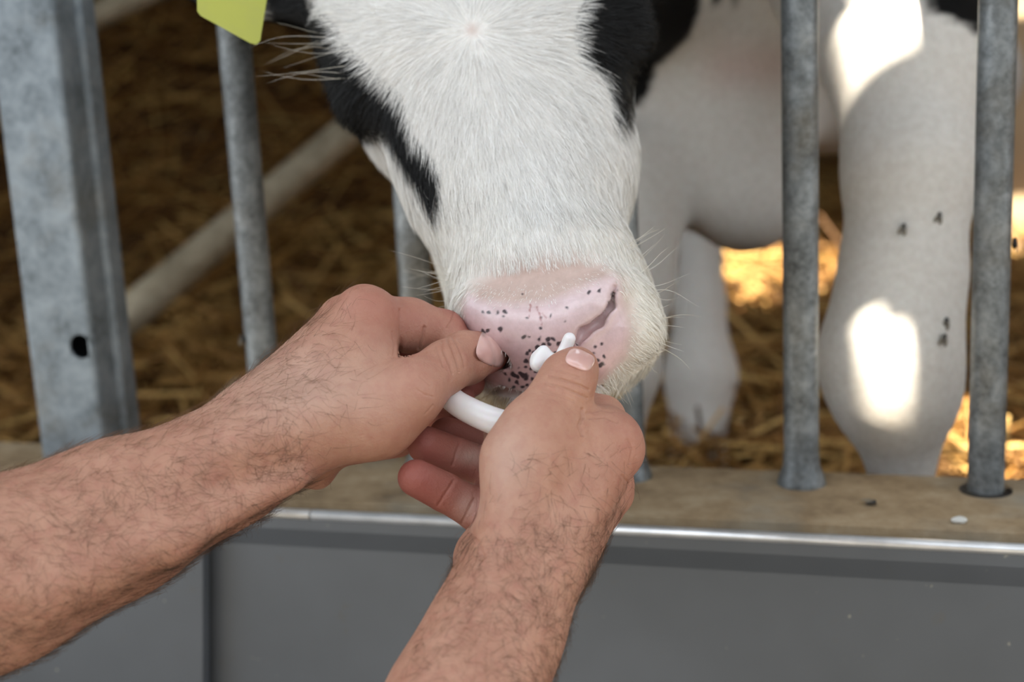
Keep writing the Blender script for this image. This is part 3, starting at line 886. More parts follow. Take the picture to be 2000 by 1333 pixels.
def coat(px, py, d, jit=0.0, seed=0):
    r = np.random.default_rng(seed); n = len(px)
    jx = px + r.normal(0, 1, n) * jit; jy = py + r.normal(0, 1, n) * jit
    bl = np.maximum(soft_poly(jx, jy, LEFT_PATCH, 4), soft_poly(jx, jy, RIGHT_PATCH, 4))
    bl = np.maximum(bl, 0.8 * soft_poly(px, py, [(843, 442), (848, 426), (856, 418), (853, 430), (848, 443)], 3))
    back = d > 1.04                            # behind the face: jaw and neck
    bl = np.where(back & (d < 1.25), np.where((px < 770) | (px > 1170), 1.0, bl), bl)
    c = WHITE[None] * (1 - bl[:, None]) + BLACK[None] * bl[:, None]
    cr = np.clip((py - 250) / 400, 0, 1) * np.clip(np.abs(px - 1060) / 200, 0, 1) * 0.45 * (1 - bl)
    c = c * (1 - cr[:, None]) + CREAM[None] * cr[:, None]
    return c, bl
SPOTS = [(943, 611, 4), (955, 611, 5), (972, 612, 5), (986, 610, 6), (984, 618, 3), (977, 643, 7), (1029, 621, 3), (1056, 621, 4), (1075, 618, 3), (1107, 601, 4), (1104, 629, 3), (1057, 641, 4),
         (1023, 659, 6), (1035, 658, 3), (1053, 662, 5), (1070, 664, 7), (1080, 662, 6), (1050, 680, 8), (1060, 676, 8), (1072, 672, 6), (1030, 690, 6), (1034, 686, 4), (1028, 706, 7), (1040, 700, 7), (1045, 690, 9),
         (1026, 717, 4), (1012, 720, 3), (1038, 720, 5), (1044, 712, 7), (987, 732, 4), (1003, 732, 8), (1012, 736, 6), (1020, 733, 9), (1028, 737, 8), (1040, 741, 5), (1050, 742, 6), (1056, 735, 5), (1048, 727, 5), (1010, 747, 6), (1004, 756, 5), (1020, 757, 5), (1030, 752, 4), (995, 742, 4),
         (1150, 571, 5), (1171, 568, 5), (1197, 574, 5), (1206, 567, 3), (1190, 592, 3), (1163, 677, 4), (1175, 672, 4), (1180, 696, 4), (1174, 713, 8), (1168, 705, 5), (1160, 690, 3), (1090, 672, 6), (1100, 668, 5), (1085, 690, 6), (1020, 575, 2), (944, 650, 7), (952, 646, 5), (1088, 705, 5), (1078, 700, 6), (1066, 710, 6)]
SCRATCH = [[(1048, 601), (1052, 610), (1056, 621), (1058, 634)], [(1036, 596), (1035, 610), (1033, 622)], [(1060, 612), (1066, 622)]]
def nose_paint(px, py, d, c, nz):
    front = (d < 0.90) & (nz > 0.05)
    fz = soft_poly(px, py, NOSE_FUZZ, 44) * front; br = soft_poly(px, py, NOSE_BARE, 22) * front
    c = c * (1 - 0.9 * fz[:, None]) + TANP[None] * 0.9 * fz[:, None]
    up = np.clip((py - 590) / 130, 0, 1)[:, None]
    pad = LILAC[None] * (1 - up) + PINK[None] * up
    c = c * (1 - br[:, None]) + pad * br[:, None]
    wob = np.sin(px * 0.45 + py * 0.2 + 1.3 * np.sin(py * 0.31)) + np.sin(py * 0.52 - px * 0.17 + 1.1 * np.sin(px * 0.27))
    sp = np.zeros(len(px))
    for (x, y, r) in SPOTS:
        e = 0.75 + 0.4 * ((x * 7 + y * 3) % 10) / 10
        an = (x * 3 + y * 5) % 7 * 0.45; ux = (px - x) * math.cos(an) + (py - y) * math.sin(an); uy = (py - y) * math.cos(an) - (px - x) * math.sin(an)
        dd = np.hypot(ux * e, uy * (1.75 - e)) + wob * 0.7
        sp = np.maximum(sp, np.clip((r * 0.62 - dd) / 2.4 + 0.5, 0, 1))
    sp *= front
    c = c * (1 - 0.92 * sp[:, None]) + np.array(lin(34, 32, 42)[:3])[None] * 0.92 * sp[:, None]
    rd = np.zeros(len(px))
    for pl in SCRATCH: rd = np.maximum(rd, np.clip((2.4 + 0.9 * wob - dist_poly(px, py, pl, False)) / 2.5, 0, 1))
    rd = (rd * front * 0.55)[:, None]
    c = c * (1 - rd) + np.array(lin(150, 60, 50)[:3])[None] * rd
    return c, br, fz
Nh = vnormals(Vh, Qh)
px_, py_, d_ = to_px(Vh)
ch, blh = coat(px_, py_, d_)
ch, bare, fuzz = nose_paint(px_, py_, d_, ch, Nh[:, 2])
wh = (0.6 * np.exp(-((px_ - 922) ** 2 + (py_ - 58) ** 2) / 14 ** 2))[:, None]; ch = ch * (1 - wh) + TANP[None] * wh
wet = bare * (1 - np.clip((600 - py_) / 60, 0, 0.6))
# body colours, in the place of the calf: black neck and shoulder patches on white
bx, by, bd = to_px(Vb)
BODY_PATCH = [[(1100, -400), (1100, 60), (1235, 215), (1262, 195), (1285, 130), (1345, 75), (1368, 20), (1375, -60), (1380, -400)], [(1800, -60), (1815, 20), (1850, 30), (1880, 45), (1908, 70), (1925, 40), (1930, -100), (1800, -100)],
              [(1385, -60), (1392, 12), (1402, 8), (1420, -20), (1440, 10), (1450, -60)]]
blb = np.zeros(len(bx))
for pl in BODY_PATCH: blb = np.maximum(blb, soft_poly(bx, by, pl, 10))
blb *= (bd < 1.75)
blb = np.maximum(blb, np.clip((bd - 1.85) * 6, 0, 1) * (by < 40))
cb = WHITE[None] * np.array([0.80, 0.785, 0.76])[None] * (1 - blb[:, None]) + BLACK[None] * blb[:, None]  # duller, creamier body white, with the shade behind the bars painted in
chest_shade = np.clip(1 - dist_poly(bx, by, [(1420, 130), (1510, 130)], False) / 80, 0, 1)[:, None] * 0.6 * (1 - blb[:, None])  # brownish shading band across the chest, painted into the coat
cb = cb * (1 - chest_shade) + TANP[None] * chest_shade
dirt_b = (np.clip(1 - np.abs(by - 830) / 70, 0, 1) * np.clip(1 - np.abs(bx - 1745) / 110, 0, 1) * 0.35)[:, None]
cb = cb * (1 - dirt_b) + np.array(lin(176, 160, 128)[:3])[None] * dirt_b

calf = empty('calf', W(1500, 1100, 1.6), 'black and white calf pushing its pink muzzle through the bars', 'calf')
Vc = np.concatenate([Vh, Vb]); Qc = np.concatenate([Qh, Qb + len(Vh)])
me = mesh_from('calf_body', to_world(Vc), Qc)
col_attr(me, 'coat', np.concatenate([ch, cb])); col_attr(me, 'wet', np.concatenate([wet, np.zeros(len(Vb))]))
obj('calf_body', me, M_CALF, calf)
# hooves
for (x, y, d, r) in ((1765, 1240, 1.14, 68), (1218, 1080, 1.42, 50), (1364, 1000, 1.92, 50), (1745, 975, 2.08, 50)):
    c = W(x, y, d); R_ = r * d / FPX
    def f(bm):
        prof = [(0, 1.25), (0.02, 1.3), (0.045, 1.15), (0.06, 0.95)]
        rings = []
        for h, s in prof:
            ring = []
            for k in range(20):
                t = 2 * math.pi * k / 20; notch = 1 - 0.25 * math.exp(-((t - 4.71) / 0.18) ** 2)
                ring.append(bm.verts.new((c[0] + R_ * s * math.cos(t) * 0.95 * notch, c[1] + R_ * s * math.sin(t) * 1.15 * notch - 0.02 * (0.06 - h) / 0.06, c[2] - 0.03 + h)))
            rings.append(ring)
        for a, b in zip(rings[:-1], rings[1:]):
            for k in range(20): bm.faces.new((a[k], a[(k + 1) % 20], b[(k + 1) % 20], b[k]))
        bm.faces.new(rings[0][::-1]); bm.faces.new(rings[-1])
    obj('hoof', bm_mesh('hoof', f, smooth=True), M_HOOF, calf)
for c, sd in EYES:
    bm = bmesh.new(); bmesh.ops.create_uvsphere(bm, u_segments=24, v_segments=16, radius=0.0165)
    me = bpy.data.meshes.new('eye'); bm.to_mesh(me); bm.free()
    for p in me.polygons: p.use_smooth = True
    o = obj('eye', me, M_EYE, calf); o.matrix_parent_inverse.identity()
    o.location = Vector(to_world(c + HL * sd * 0.003)) - calf.location
# fur
NFUR = 110000
fc = Vh[Qh].mean(1); fx, fy, fd = to_px(fc); fn = vnormals(Vh, Qh)[Qh].mean(1)
w = np.where((fd < 1.12) & (fn[:, 2] > -0.55) & (fy > -70), 1.0, 0.0)
w *= 1 - np.clip(soft_poly(fx, fy, NOSE_BARE, 12) * (fn[:, 2] > 0) * (fd < 0.9) * 1.0, 0, 1)
w *= 1 - 0.6 * soft_poly(fx, fy, NOSE_FUZZ, 60) * (fn[:, 2] > 0) * (fd < 0.9)
w *= 1 - 0.9 * np.exp(-((fx - 922) ** 2 + (fy - 58) ** 2) / 11 ** 2)
pts, fi = scatter(Vh, Qh, w, NFUR, 5)
nn_ = vnormals(Vh, Qh)[Qh[fi]].mean(1); nn_ /= np.linalg.norm(nn_, axis=1)[:, None]
x, y, d = to_px(pts)
wd = np.stack([x - 922, -(y - 58), 0 * x], 1); wl = np.linalg.norm(wd, axis=1); wd /= wl[:, None] + 1e-6
down = np.broadcast_to(-HA, wd.shape)
k = np.clip((y - 60) / 330, 0, 1)[:, None] * 0.85
dr = wd * (1 - k) + down * k + rng.normal(0, 0.13, wd.shape)
# around the muzzle the hair sweeps outwards
out = np.stack([x - 1065, -(y - 560), 0 * x + 40], 1); out /= np.linalg.norm(out, axis=1)[:, None]
k2 = np.clip((y - 480) / 120, 0, 1)[:, None]
dr = dr * (1 - 0.7 * k2) + out * 0.7 * k2
dr = tang(dr, nn_)
cf, _ = coat(x, y, d, 5.0, 9)
tone = rng.normal(0.98, 0.11, NFUR)[:, None]; cf = np.clip(cf * tone, 0, 1)
fz = soft_poly(x, y, NOSE_FUZZ, 30) * (d < 0.9)
L = (0.0085 + 0.005 * rng.random(NFUR)) * np.where(y < 420, 1.45, 1.0) * (1 - 0.62 * fz)
L *= np.where((y > 690) & (y < 840), 1.25, 1.0)
chin = (y > 755) & (d > 0.84)
cf[chin] = cf[chin] * np.array([0.86, 0.76, 0.58])[None]
me = strands('fur', to_world(pts - nn_ * 0.0004), dr @ ROT.T, nn_ @ ROT.T, L, 0.00017, fur=cf, segs=3, sides=1, lift=0.24, curl=0.06, droop=0.6, seed=4)
obj('fur', me, M_FUR, calf, kind='stuff')
# whiskers and long lashes
def whisk(roots_px, spread, n, seed, d0, d1):
    r = np.random.default_rng(seed); R0 = []; D0 = []; L0 = []
    for (x, y, ax, ay, ln) in roots_px:
        for _ in range(n):
            xx, yy = x + r.normal(0, 10), y + r.normal(0, 10)
            dd = surf_depth(head, xx, yy, d0, d1)
            if dd is None: dd = surf_depth(head, x, y, d0, d1)
            if dd is None: continue
            R0.append(P(xx, yy, dd + 0.001)); v = np.array([ax, -ay, r.uniform(-0.3, 0.5)]) + r.normal(0, spread, 3)
            D0.append(v / np.linalg.norm(v)); L0.append(ln * r.uniform(0.6, 1.15))
    R0, D0, L0 = np.array(R0), np.array(D0), np.array(L0)
    nn = np.cross(D0, r.normal(0, 1, D0.shape)); nn /= np.linalg.norm(nn, axis=1)[:, None]
    return strands('whiskers', to_world(R0), D0 @ ROT.T, nn @ ROT.T, L0, 0.00016, tone=r.random(len(R0)), segs=8, sides=3, lift=0.12, curl=0.12, droop=1.2, seed=seed)
me = whisk([(1245, 520, 0.8, -0.6, 0.030), (1230, 480, 0.7, -0.7, 0.030), (1268, 570, 1, -0.15, 0.026), (1284, 625, 1, 0.1, 0.022), (1280, 665, 0.9, 0.35, 0.022), (1250, 700, 0.7, 0.7, 0.020), (1200, 740, 0.5, 0.9, 0.022),
            (884, 530, -1, -0.25, 0.036), (886, 570, -1, 0.0, 0.034), (888, 600, -0.9, 0.3, 0.026), (870, 545, -1, -0.1, 0.03)], 0.22, 4, 21, 0.74, 1.05)
obj('whiskers', me, M_WHISK, calf, kind='stuff')
me = whisk([(650, 80, -1, 0.1, 0.060), (670, 110, -1, 0.15, 0.066), (640, 60, -1, 0.05, 0.05), (692, 140, -1, 0.1, 0.06)], 0.16, 3, 33, 0.8, 1.2)
obj('eyelashes', me, M_WHISK, calf, kind='stuff')
me = whisk([(1000, 785, 0.05, 1, 0.022), (970, 780, -0.1, 1, 0.02), (1030, 785, 0.1, 1, 0.022)], 0.25, 25, 35, 0.8, 1.0)
obj('chin_hair', me, M_WHISK, calf, kind='stuff')

# ear tag
tag = empty('ear_tag', W(455, -120, 0.935), 'blank yellow plastic ear tag hanging from the calf\'s ear', 'ear tag')
TP = [(384, -60), (385, 22), (392, 31), (488, 84), (500, 87), (508, 80), (521, 0), (530, -60), (500, -130), (468, -170), (440, -170), (415, -130)]
def f(bm):
    fr = [bm.verts.new(tuple(W(x, y, 0.940 + (y + 60) * -0.00008 + (x - 450) * 0.0002))) for x, y in TP]
    bk = [bm.verts.new(tuple(W(x, y, 0.9425 + (y + 60) * -0.00008 + (x - 450) * 0.0002))) for x, y in TP]
    bm.faces.new(fr); bm.faces.new(bk[::-1]); n = len(TP)
    for i in range(n): bm.faces.new((fr[i], fr[(i + 1) % n], bk[(i + 1) % n], bk[i]))
obj('tag_panel', bm_mesh('tag_panel', f, bevel=0.0006), M_TAG, tag)
c = W(455, -140, 0.938)
obj('tag_button', tube('tag_button', [c - FW * t for t in (0, 0.002, 0.004, 0.0045)], [0.011, 0.011, 0.009, 0.004], 20), M_TAG, tag)

# ------------------------------------------------------------------ person: two bare forearms and hands
person = empty('person', W(-500, 1700, 0.5), 'person with bare hairy forearms holding a white ring at the muzzle', 'person')
left_arm = [
    cap((-420, 1330, 0.68, 190), (0, 1115, 0.72, 160), 0.03), cap((-700, 1500, 0.62, 190), (-420, 1330, 0.68, 185), 0.03),
    cap((0, 1115, 0.72, 158), (230, 1012, 0.74, 131), 0.03),
    cap((230, 1012, 0.74, 130), (440, 912, 0.755, 96), 0.03),
    cap((440, 912, 0.755, 96), (530, 850, 0.765, 98), 0.03),
    # back of the hand
    cap((525, 840, 0.765, 88), (712, 628, 0.79, 60), 0.016),
    cap((510, 815, 0.775, 70), (664, 632, 0.805, 44), 0.014),
    cap((520, 860, 0.79, 70), (650, 690, 0.835, 48), 0.014),
    cap((540, 870, 0.80, 60), (660, 750, 0.85, 44), 0.014),
    # thumb side
    cap((560, 850, 0.757, 84), (735, 812, 0.765, 78), 0.016),
    cap((735, 812, 0.765, 72), (800, 768, 0.765, 64), 0.014),
    cap((660, 740, 0.775, 78), (722, 700, 0.784, 54), 0.014),
    cap((800, 768, 0.765, 60), (872, 716, 0.784, 49), 0.008),
    cap((872, 716, 0.784, 48), (908, 700, 0.800, 50), 0.006),
    cap((908, 700, 0.800, 50), (954, 686, 0.834, 43), 0.006),
    # heel of the hand below
    cap((560, 905, 0.79, 44), (618, 922, 0.80, 36), 0.008),
    cap((640, 868, 0.80, 48), (775, 855, 0.815, 40), 0.010),
    # index finger
    cap((712, 628, 0.792, 58), (800, 636, 0.812, 52), 0.006),
    cap((800, 636, 0.812, 51), (866, 650, 0.822, 43), 0.005),
    cap((866, 650, 0.822, 43), (900, 705, 0.838, 36), 0.004),
    cap((900, 705, 0.838, 35), (918, 748, 0.842, 30), 0.004),
    # middle, ring and little fingers folded behind
    cap((668, 650, 0.815, 46), (790, 700, 0.85, 40), 0.006), cap((790, 700, 0.85, 40), (872, 758, 0.845, 36), 0.003), cap((872, 758, 0.845, 36), (896, 780, 0.83, 32), 0.003),
    cap((655, 700, 0.84, 46), (760, 765, 0.87, 38), 0.006), cap((760, 765, 0.87, 38), (842, 800, 0.855, 34), 0.003), cap((842, 800, 0.855, 34), (872, 812, 0.84, 30), 0.003),
    cap((660, 755, 0.85, 42), (740, 815, 0.875, 34), 0.006), cap((740, 815, 0.875, 34), (800, 838, 0.86, 30), 0.003),
    # knuckle bumps
    cap((712, 598, 0.785, 30), (722, 602, 0.785, 30), 0.014), cap((664, 612, 0.80, 24), (668, 616, 0.80, 24), 0.010),
    # tendon to the thumb and wrist bone
    cap((470, 870, 0.732, 30), (640, 805, 0.742, 22), 0.022),
    cap((80, 1160, 0.690, 40), (330, 1056, 0.709, 32), 0.02), cap((330, 1056, 0.709, 32), (575, 938, 0.738, 18), 0.014),
]
right_arm = [
    cap((650, 1850, 0.60, 190), (905, 1370, 0.70, 124), 0.03), cap((450, 2250, 0.52, 230), (650, 1850, 0.60, 190), 0.03),
    cap((905, 1370, 0.70, 122), (980, 1210, 0.722, 103), 0.03),
    cap((980, 1210, 0.722, 103), (1025, 1105, 0.737, 97), 0.03),
    # back of the hand
    cap((1045, 1090, 0.74, 92), (1180, 880, 0.765, 66), 0.016),
    cap((1075, 1085, 0.757, 80), (1188, 940, 0.79, 50), 0.014),
    cap((1085, 1085, 0.77, 66), (1178, 985, 0.815, 46), 0.014),
    cap((1060, 1000, 0.77, 90), (1110, 900, 0.775, 70), 0.014),
    # thumb
    cap((1015, 1060, 0.735, 82), (1028, 900, 0.742, 80), 0.016),
    cap((1028, 900, 0.742, 78), (1052, 838, 0.747, 66), 0.014),
    cap((1052, 838, 0.747, 66), (1094, 768, 0.757, 53), 0.008),
    cap((1094, 768, 0.757, 52), (1112, 738, 0.762, 52), 0.006),
    cap((1112, 738, 0.762, 51), (1128, 718, 0.768, 41), 0.006),
    # web and index finger
    cap((1100, 880, 0.755, 66), (1150, 850, 0.762, 50), 0.012),
    cap((1186, 868, 0.765, 60), (1176, 818, 0.795, 44), 0.008),
    cap((1176, 818, 0.795, 44), (1120, 790, 0.815, 36), 0.004),
    cap((1120, 790, 0.815, 36), (1085, 752, 0.805, 30), 0.004),
    # palm behind
    cap((1000, 1000, 0.79, 90), (1100, 930, 0.82, 70), 0.012),
    cap((945, 1090, 0.752, 48), (990, 1010, 0.775, 56), 0.010),
    cap((950, 1130, 0.735, 50), (945, 1090, 0.75, 48), 0.012),
    # three fingers reaching left behind the thumb
    cap((1010, 905, 0.835, 40), (925, 866, 0.825, 37), 0.003), cap((925, 866, 0.825, 37), (872, 850, 0.815, 35), 0.0025),
    cap((1010, 935, 0.81, 42), (890, 892, 0.797, 37), 0.0018), cap((890, 893, 0.797, 39), (831, 869, 0.788, 37), 0.0018),
    cap((1000, 1020, 0.785, 46), (935, 998, 0.78, 43), 0.0018), cap((935, 998, 0.78, 43), (868, 962, 0.772, 37), 0.0018), cap((868, 962, 0.772, 39), (813, 934, 0.765, 37), 0.0018),
    # knuckles
    cap((1200, 862, 0.768, 38), (1206, 880, 0.77, 38), 0.014), cap((1204, 962, 0.80, 26), (1206, 968, 0.80, 26), 0.012),
    # tendons over the wrist
    cap((1005, 1140, 0.714, 26), (1005, 960, 0.724, 20), 0.022), cap((1085, 1110, 0.722, 22), (1155, 950, 0.742, 18), 0.020),
]
# creases: polylines in the photo, half width px, depth m, depth range
CRE_L = [([(862, 668), (868, 690), (878, 712), (884, 730)], 3.0, 0.0007), ([(874, 664), (884, 684), (892, 706), (897, 726)], 3.0, 0.0009), ([(885, 660), (895, 676), (904, 700), (908, 718)], 2.6, 0.0007), ([(852, 676), (858, 694), (866, 716)], 2.4, 0.0005),
         ([(782, 606), (784, 640), (783, 670), (780, 697)], 3.6, 0.0012), ([(829, 640), (826, 660), (818, 682)], 3.2, 0.0011), ([(766, 650), (772, 675), (768, 700)], 3.0, 0.0006), ([(790, 695), (815, 696), (832, 690)], 3.0, 0.001),
         ([(846, 792), (830, 810)], 2.4, 0.0003), ([(812, 760), (830, 772), (846, 776)], 2.4, 0.0004), ([(820, 735), (840, 752)], 2.4, 0.0004),
         ([(600, 700), (640, 690), (690, 640)], 4.0, 0.0004), ([(886, 610), (882, 626), (874, 640)], 2.6, 0.0006)]
CRE_R = [([(1072, 735), (1100, 742), (1130, 752), (1150, 762)], 2.8, 0.0008), ([(1066, 750), (1096, 756), (1126, 768), (1146, 778)], 2.8, 0.0008), ([(1078, 722), (1104, 728), (1130, 738)], 2.4, 0.0005), ([(1060, 766), (1090, 772), (1120, 784)], 2.4, 0.0005),
         ([(1138, 800), (1138, 815), (1132, 830), (1138, 850)], 3.6, 0.0013), ([(1145, 808), (1175, 800), (1195, 805)], 2.6, 0.0005), ([(1150, 818), (1180, 815), (1205, 825)], 2.6, 0.0005),
         ([(898, 868), (890, 890), (884, 908)], 3.6, 0.0006), ([(886, 940), (872, 962), (856, 988)], 3.6, 0.0006), ([(926, 975), (914, 1000), (902, 1022)], 3.4, 0.0005), ([(938, 985), (928, 1005), (916, 1030)], 3.4, 0.0005), ([(945, 846), (938, 858), (936, 872)], 3.4, 0.0005),
         ([(915, 1041), (935, 1060), (945, 1090)], 3.0, 0.0007), ([(1225, 860), (1235, 880), (1230, 905)], 3.0, 0.0006), ([(1215, 930), (1232, 950)], 3, 0.0006)]
def make_arm(name, prims, creases, h, red_fn, hair_n, hair_fn, seed):
    V, Q = sdf_mesh(prims, h)
    V = relax(V, Q, 2, 0.4)
    fx, fy, fd = to_px(V[Q].mean(1))
    sel = (fx > 560) & (fy < 1060) & (fy > 540) & (vnormals(V, Q)[Q].mean(1)[:, 2] > -0.3)
    V, Q = subdiv(V, Q, sel)
    V = relax(V, Q, 1, 0.4)
    fx, fy, fd = to_px(V[Q].mean(1)); near = np.full(len(fx), 1e9)
    for pl, hw, dep in creases: near = np.minimum(near, dist_poly(fx, fy, pl, False))
    V, Q = subdiv(V, Q, (near < 12) & (vnormals(V, Q)[Q].mean(1)[:, 2] > 0))
    N = vnormals(V, Q); x, y, d = to_px(V)
    for pl, hw, dep in creases:
        c = np.mean(pl, axis=0)
        dm = surf_depth(prims, c[0], c[1], 0.55, 0.95) or 0.78
        hw = hw * 0.82; dep = dep * 0.95; dd = dist_poly(x, y, pl, False); wgt = np.exp(-(dd / hw) ** 2) * (N[:, 2] > 0.0) * (np.abs(d - dm) < 0.025)
        rim = np.exp(-((dd - 2.4 * hw) / hw) ** 2) * (N[:, 2] > 0.0) * (np.abs(d - dm) < 0.025)
        V = V - N * (wgt * dep - rim * dep * 0.06)[:, None]
    me = mesh_from(name, to_world(V), Q)
    red, dust, dark = red_fn(x, y, d, N)
    col_attr(me, 'red', red); col_attr(me, 'dust', dust); col_attr(me, 'dark', dark)
    o = obj(name, me, M_SKIN, person)
    # hair
    fc = V[Q].mean(1); fn = N[Q].mean(1); fx, fy, fd = to_px(fc)
    w, = (hair_fn(fx, fy, fd, fn),)
    pts, fi = scatter(V, Q, np.maximum(w, 0), hair_n, seed)
    nn = fn[fi] / np.linalg.norm(fn[fi], axis=1)[:, None]
    return o, V, Q, pts, nn
def sm(a, b, v): t = np.clip((v - a) / (b - a), 0, 1); return t * t * (3 - 2 * t)
def blob(x, y, cx, cy, rx, ry): return np.exp(-((x - cx) / rx) ** 2 - ((y - cy) / ry) ** 2)
def red_left(x, y, d, N):
    r = 0.45 * blob(x, y, 800, 620, 90, 60) + 0.35 * blob(x, y, 712, 590, 60, 40) + 0.45 * blob(x, y, 960, 680, 50, 40) + 0.25 * blob(x, y, 820, 740, 60, 50)
    r = np.maximum(r, 0.95 * sm(0.80, 0.825, d) * (x > 700))
    r += 0.25 * sm(0.79, 0.81, d) * (y > 860)
    dust = 0.22 * blob(x, y, 600, 760, 160, 90)
    dk = np.zeros(len(x))
    return np.clip(r, 0, 1), np.clip(dust, 0, 1), dk
def red_right(x, y, d, N):
    fing = ((x < 945) & (y < 1040) & (d > 0.755)).astype(float)
    r = 0.8 * fing + 0.3 * fing * sm(880, 800, x) + 0.3 * blob(x, y, 1125, 700, 50, 40)
    r += 0.16 * sm(1190, 1250, x) * (y < 1050) + 0.16 * sm(1140, 1230, x)
    dust = 0.38 * blob(x, y, 918, 893, 28, 18) * (d > 0.78) + 0.40 * blob(x, y, 912, 990, 24, 30) + 0.25 * blob(x, y, 990, 900, 50, 90)
    dk = 0.12 * sm(1090, 1220, x) * (y > 1000)
    return np.clip(r, 0, 1), np.clip(dust, 0, 1), np.clip(dk, 0, 1)
def hair_left(x, y, d, n):
    w = np.where((x > -60) & (x < 720) & (d < 0.80), 1.0, 0.0)
    w *= 1 - sm(560, 730, x) * 0.9
    w *= np.where((x > 600) & (y > 830), 0.1, 1)
    lower = (n[:, 1] < -0.2) & (x < 560)
    return w * np.where(lower, 1.6, 1.0)
def hair_right(x, y, d, n):
    w = np.where((y > 880) & (y < 1420) & (d < 0.79) & (x > 930 - (y - 1000) * 0.45), 1.0, 0.0)
    w *= 0.22 + 0.78 * sm(950, 1080, y)
    w *= np.where((x < 1000) & (y < 1040), 0.15, 1)
    return w
def arm_hair(pts, nn, flow, parent, seed, L0):
    r = np.random.default_rng(seed); n = len(pts)
    dr = np.broadcast_to(np.asarray(flow, float), pts.shape) + r.normal(0, 0.55, pts.shape)
    # hair lies in loose swirls
    x, y, d = to_px(pts); sw = np.sin(x * 0.021 + y * 0.013) + np.sin(y * 0.027 - x * 0.008)
    dr = dr + np.stack([np.sin(sw * 1.6), np.cos(sw * 1.3), 0 * sw], 1) * 0.45
    dr = tang(dr, nn)
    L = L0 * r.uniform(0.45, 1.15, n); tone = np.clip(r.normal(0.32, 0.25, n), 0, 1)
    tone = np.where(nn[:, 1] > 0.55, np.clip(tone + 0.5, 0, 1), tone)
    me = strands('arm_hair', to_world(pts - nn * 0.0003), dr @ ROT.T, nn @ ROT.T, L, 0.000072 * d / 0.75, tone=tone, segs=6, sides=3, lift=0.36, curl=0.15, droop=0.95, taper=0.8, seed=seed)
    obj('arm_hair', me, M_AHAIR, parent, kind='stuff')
def surf_many(prims, pxy, d0, d1):
    ds = np.linspace(d0, d1, 260); pxy = np.asarray(pxy, float)
    X = np.stack([np.stack([(pxy[:, 0] - 1000) / FPX * d, -(pxy[:, 1] - 666.5) / FPX * d, np.full(len(pxy), -d)], 1) for d in ds], 1)
    f = sdf_points(prims, X); ins = f < 0; i = np.argmax(ins, 1); i = np.maximum(i, 1); k = np.arange(len(pxy))
    f0, f1 = f[k, i - 1], f[k, i]; t = f0 / (f0 - f1 + 1e-9)
    dd = ds[i - 1] + (ds[i] - ds[i - 1]) * np.clip(t, 0, 1); dd[~ins.any(1)] = np.nan
    return dd
def nail(prims, c, a, b, parent, d0, d1, thick=0.0007):
    c, a, b = np.array(c, float), np.array(a, float), np.array(b, float); n = 15
    g = np.linspace(-1, 1, n); UV = []
    for u in g:
        for v in g:                            # square -> rounded square
            k = (abs(u) ** 3.2 + abs(v) ** 3.2) ** (1 / 3.2) if (u or v) else 1; s = max(abs(u), abs(v)) / k if (u or v) else 1
            UV.append((u * s, v * s))
    UV = np.array(UV); pxy = c + UV[:, :1] * a + UV[:, 1:] * b
    dd = surf_many(prims, pxy, d0, d1); ok = np.isnan(dd); dd[ok] = np.nanmedian(dd)
    # fit a smooth curved plate through the fingertip
    A = np.stack([np.ones(len(UV)), UV[:, 0], UV[:, 1], UV[:, 0] ** 2, UV[:, 1] ** 2, UV[:, 0] * UV[:, 1]], 1)
    co = np.linalg.lstsq(A[~ok], dd[~ok], rcond=None)[0]; fit = A @ co
    rim = (np.abs(UV) ** 3.2).sum(1)
    df = np.minimum(fit, dd) - thick + 0.0010 * np.clip(rim - 0.55, 0, 1) * (UV[:, 0] < 0.7)
    V1 = np.array([P(p[0], p[1], z) for p, z in zip(pxy, df)]); V2 = np.array([P(p[0], p[1], z + 0.0016) for p, z in zip(pxy, df)])
    Q = [(i * n + j, i * n + j + 1, (i + 1) * n + j + 1, (i + 1) * n + j) for i in range(n - 1) for j in range(n - 1)]
    m_ = n * n; Q2 = [tuple(q + m_ for q in f_[::-1]) for f_ in Q]
    per = [(0, j) for j in range(n)] + [(i, n - 1) for i in range(1, n)] + [(n - 1, j) for j in range(n - 2, -1, -1)] + [(i, 0) for i in range(n - 2, 0, -1)]
    pi = [i * n + j for i, j in per]; S = [(pi[k], pi[(k + 1) % len(pi)], pi[(k + 1) % len(pi)] + m_, pi[k] + m_)[::-1] for k in range(len(pi))]
    obj('fingernail', mesh_from('fingernail', to_world(np.concatenate([V1, V2])), Q + Q2 + S), M_NAIL, parent)

lo_, LV, LQ, lp, ln_ = make_arm('arm', left_arm, CRE_L, 0.0016, red_left, 6500, hair_left, 71)
arm_hair(lp, ln_, (0.75, -0.35, 0.1), lo_, 5, 0.016)
nail(left_arm, (962, 680), (28, 13), (-10, 32), lo_, 0.70, 0.87)
ro_, RV, RQ, rp, rn_ = make_arm('arm', right_arm, CRE_R, 0.0016, red_right, 3800, hair_right, 72)
arm_hair(rp, rn_, (0.35, -0.5, 0.1), ro_, 6, 0.014)
nail(right_arm, (1133, 703), (9, -16), (25, 11), ro_, 0.70, 0.80)

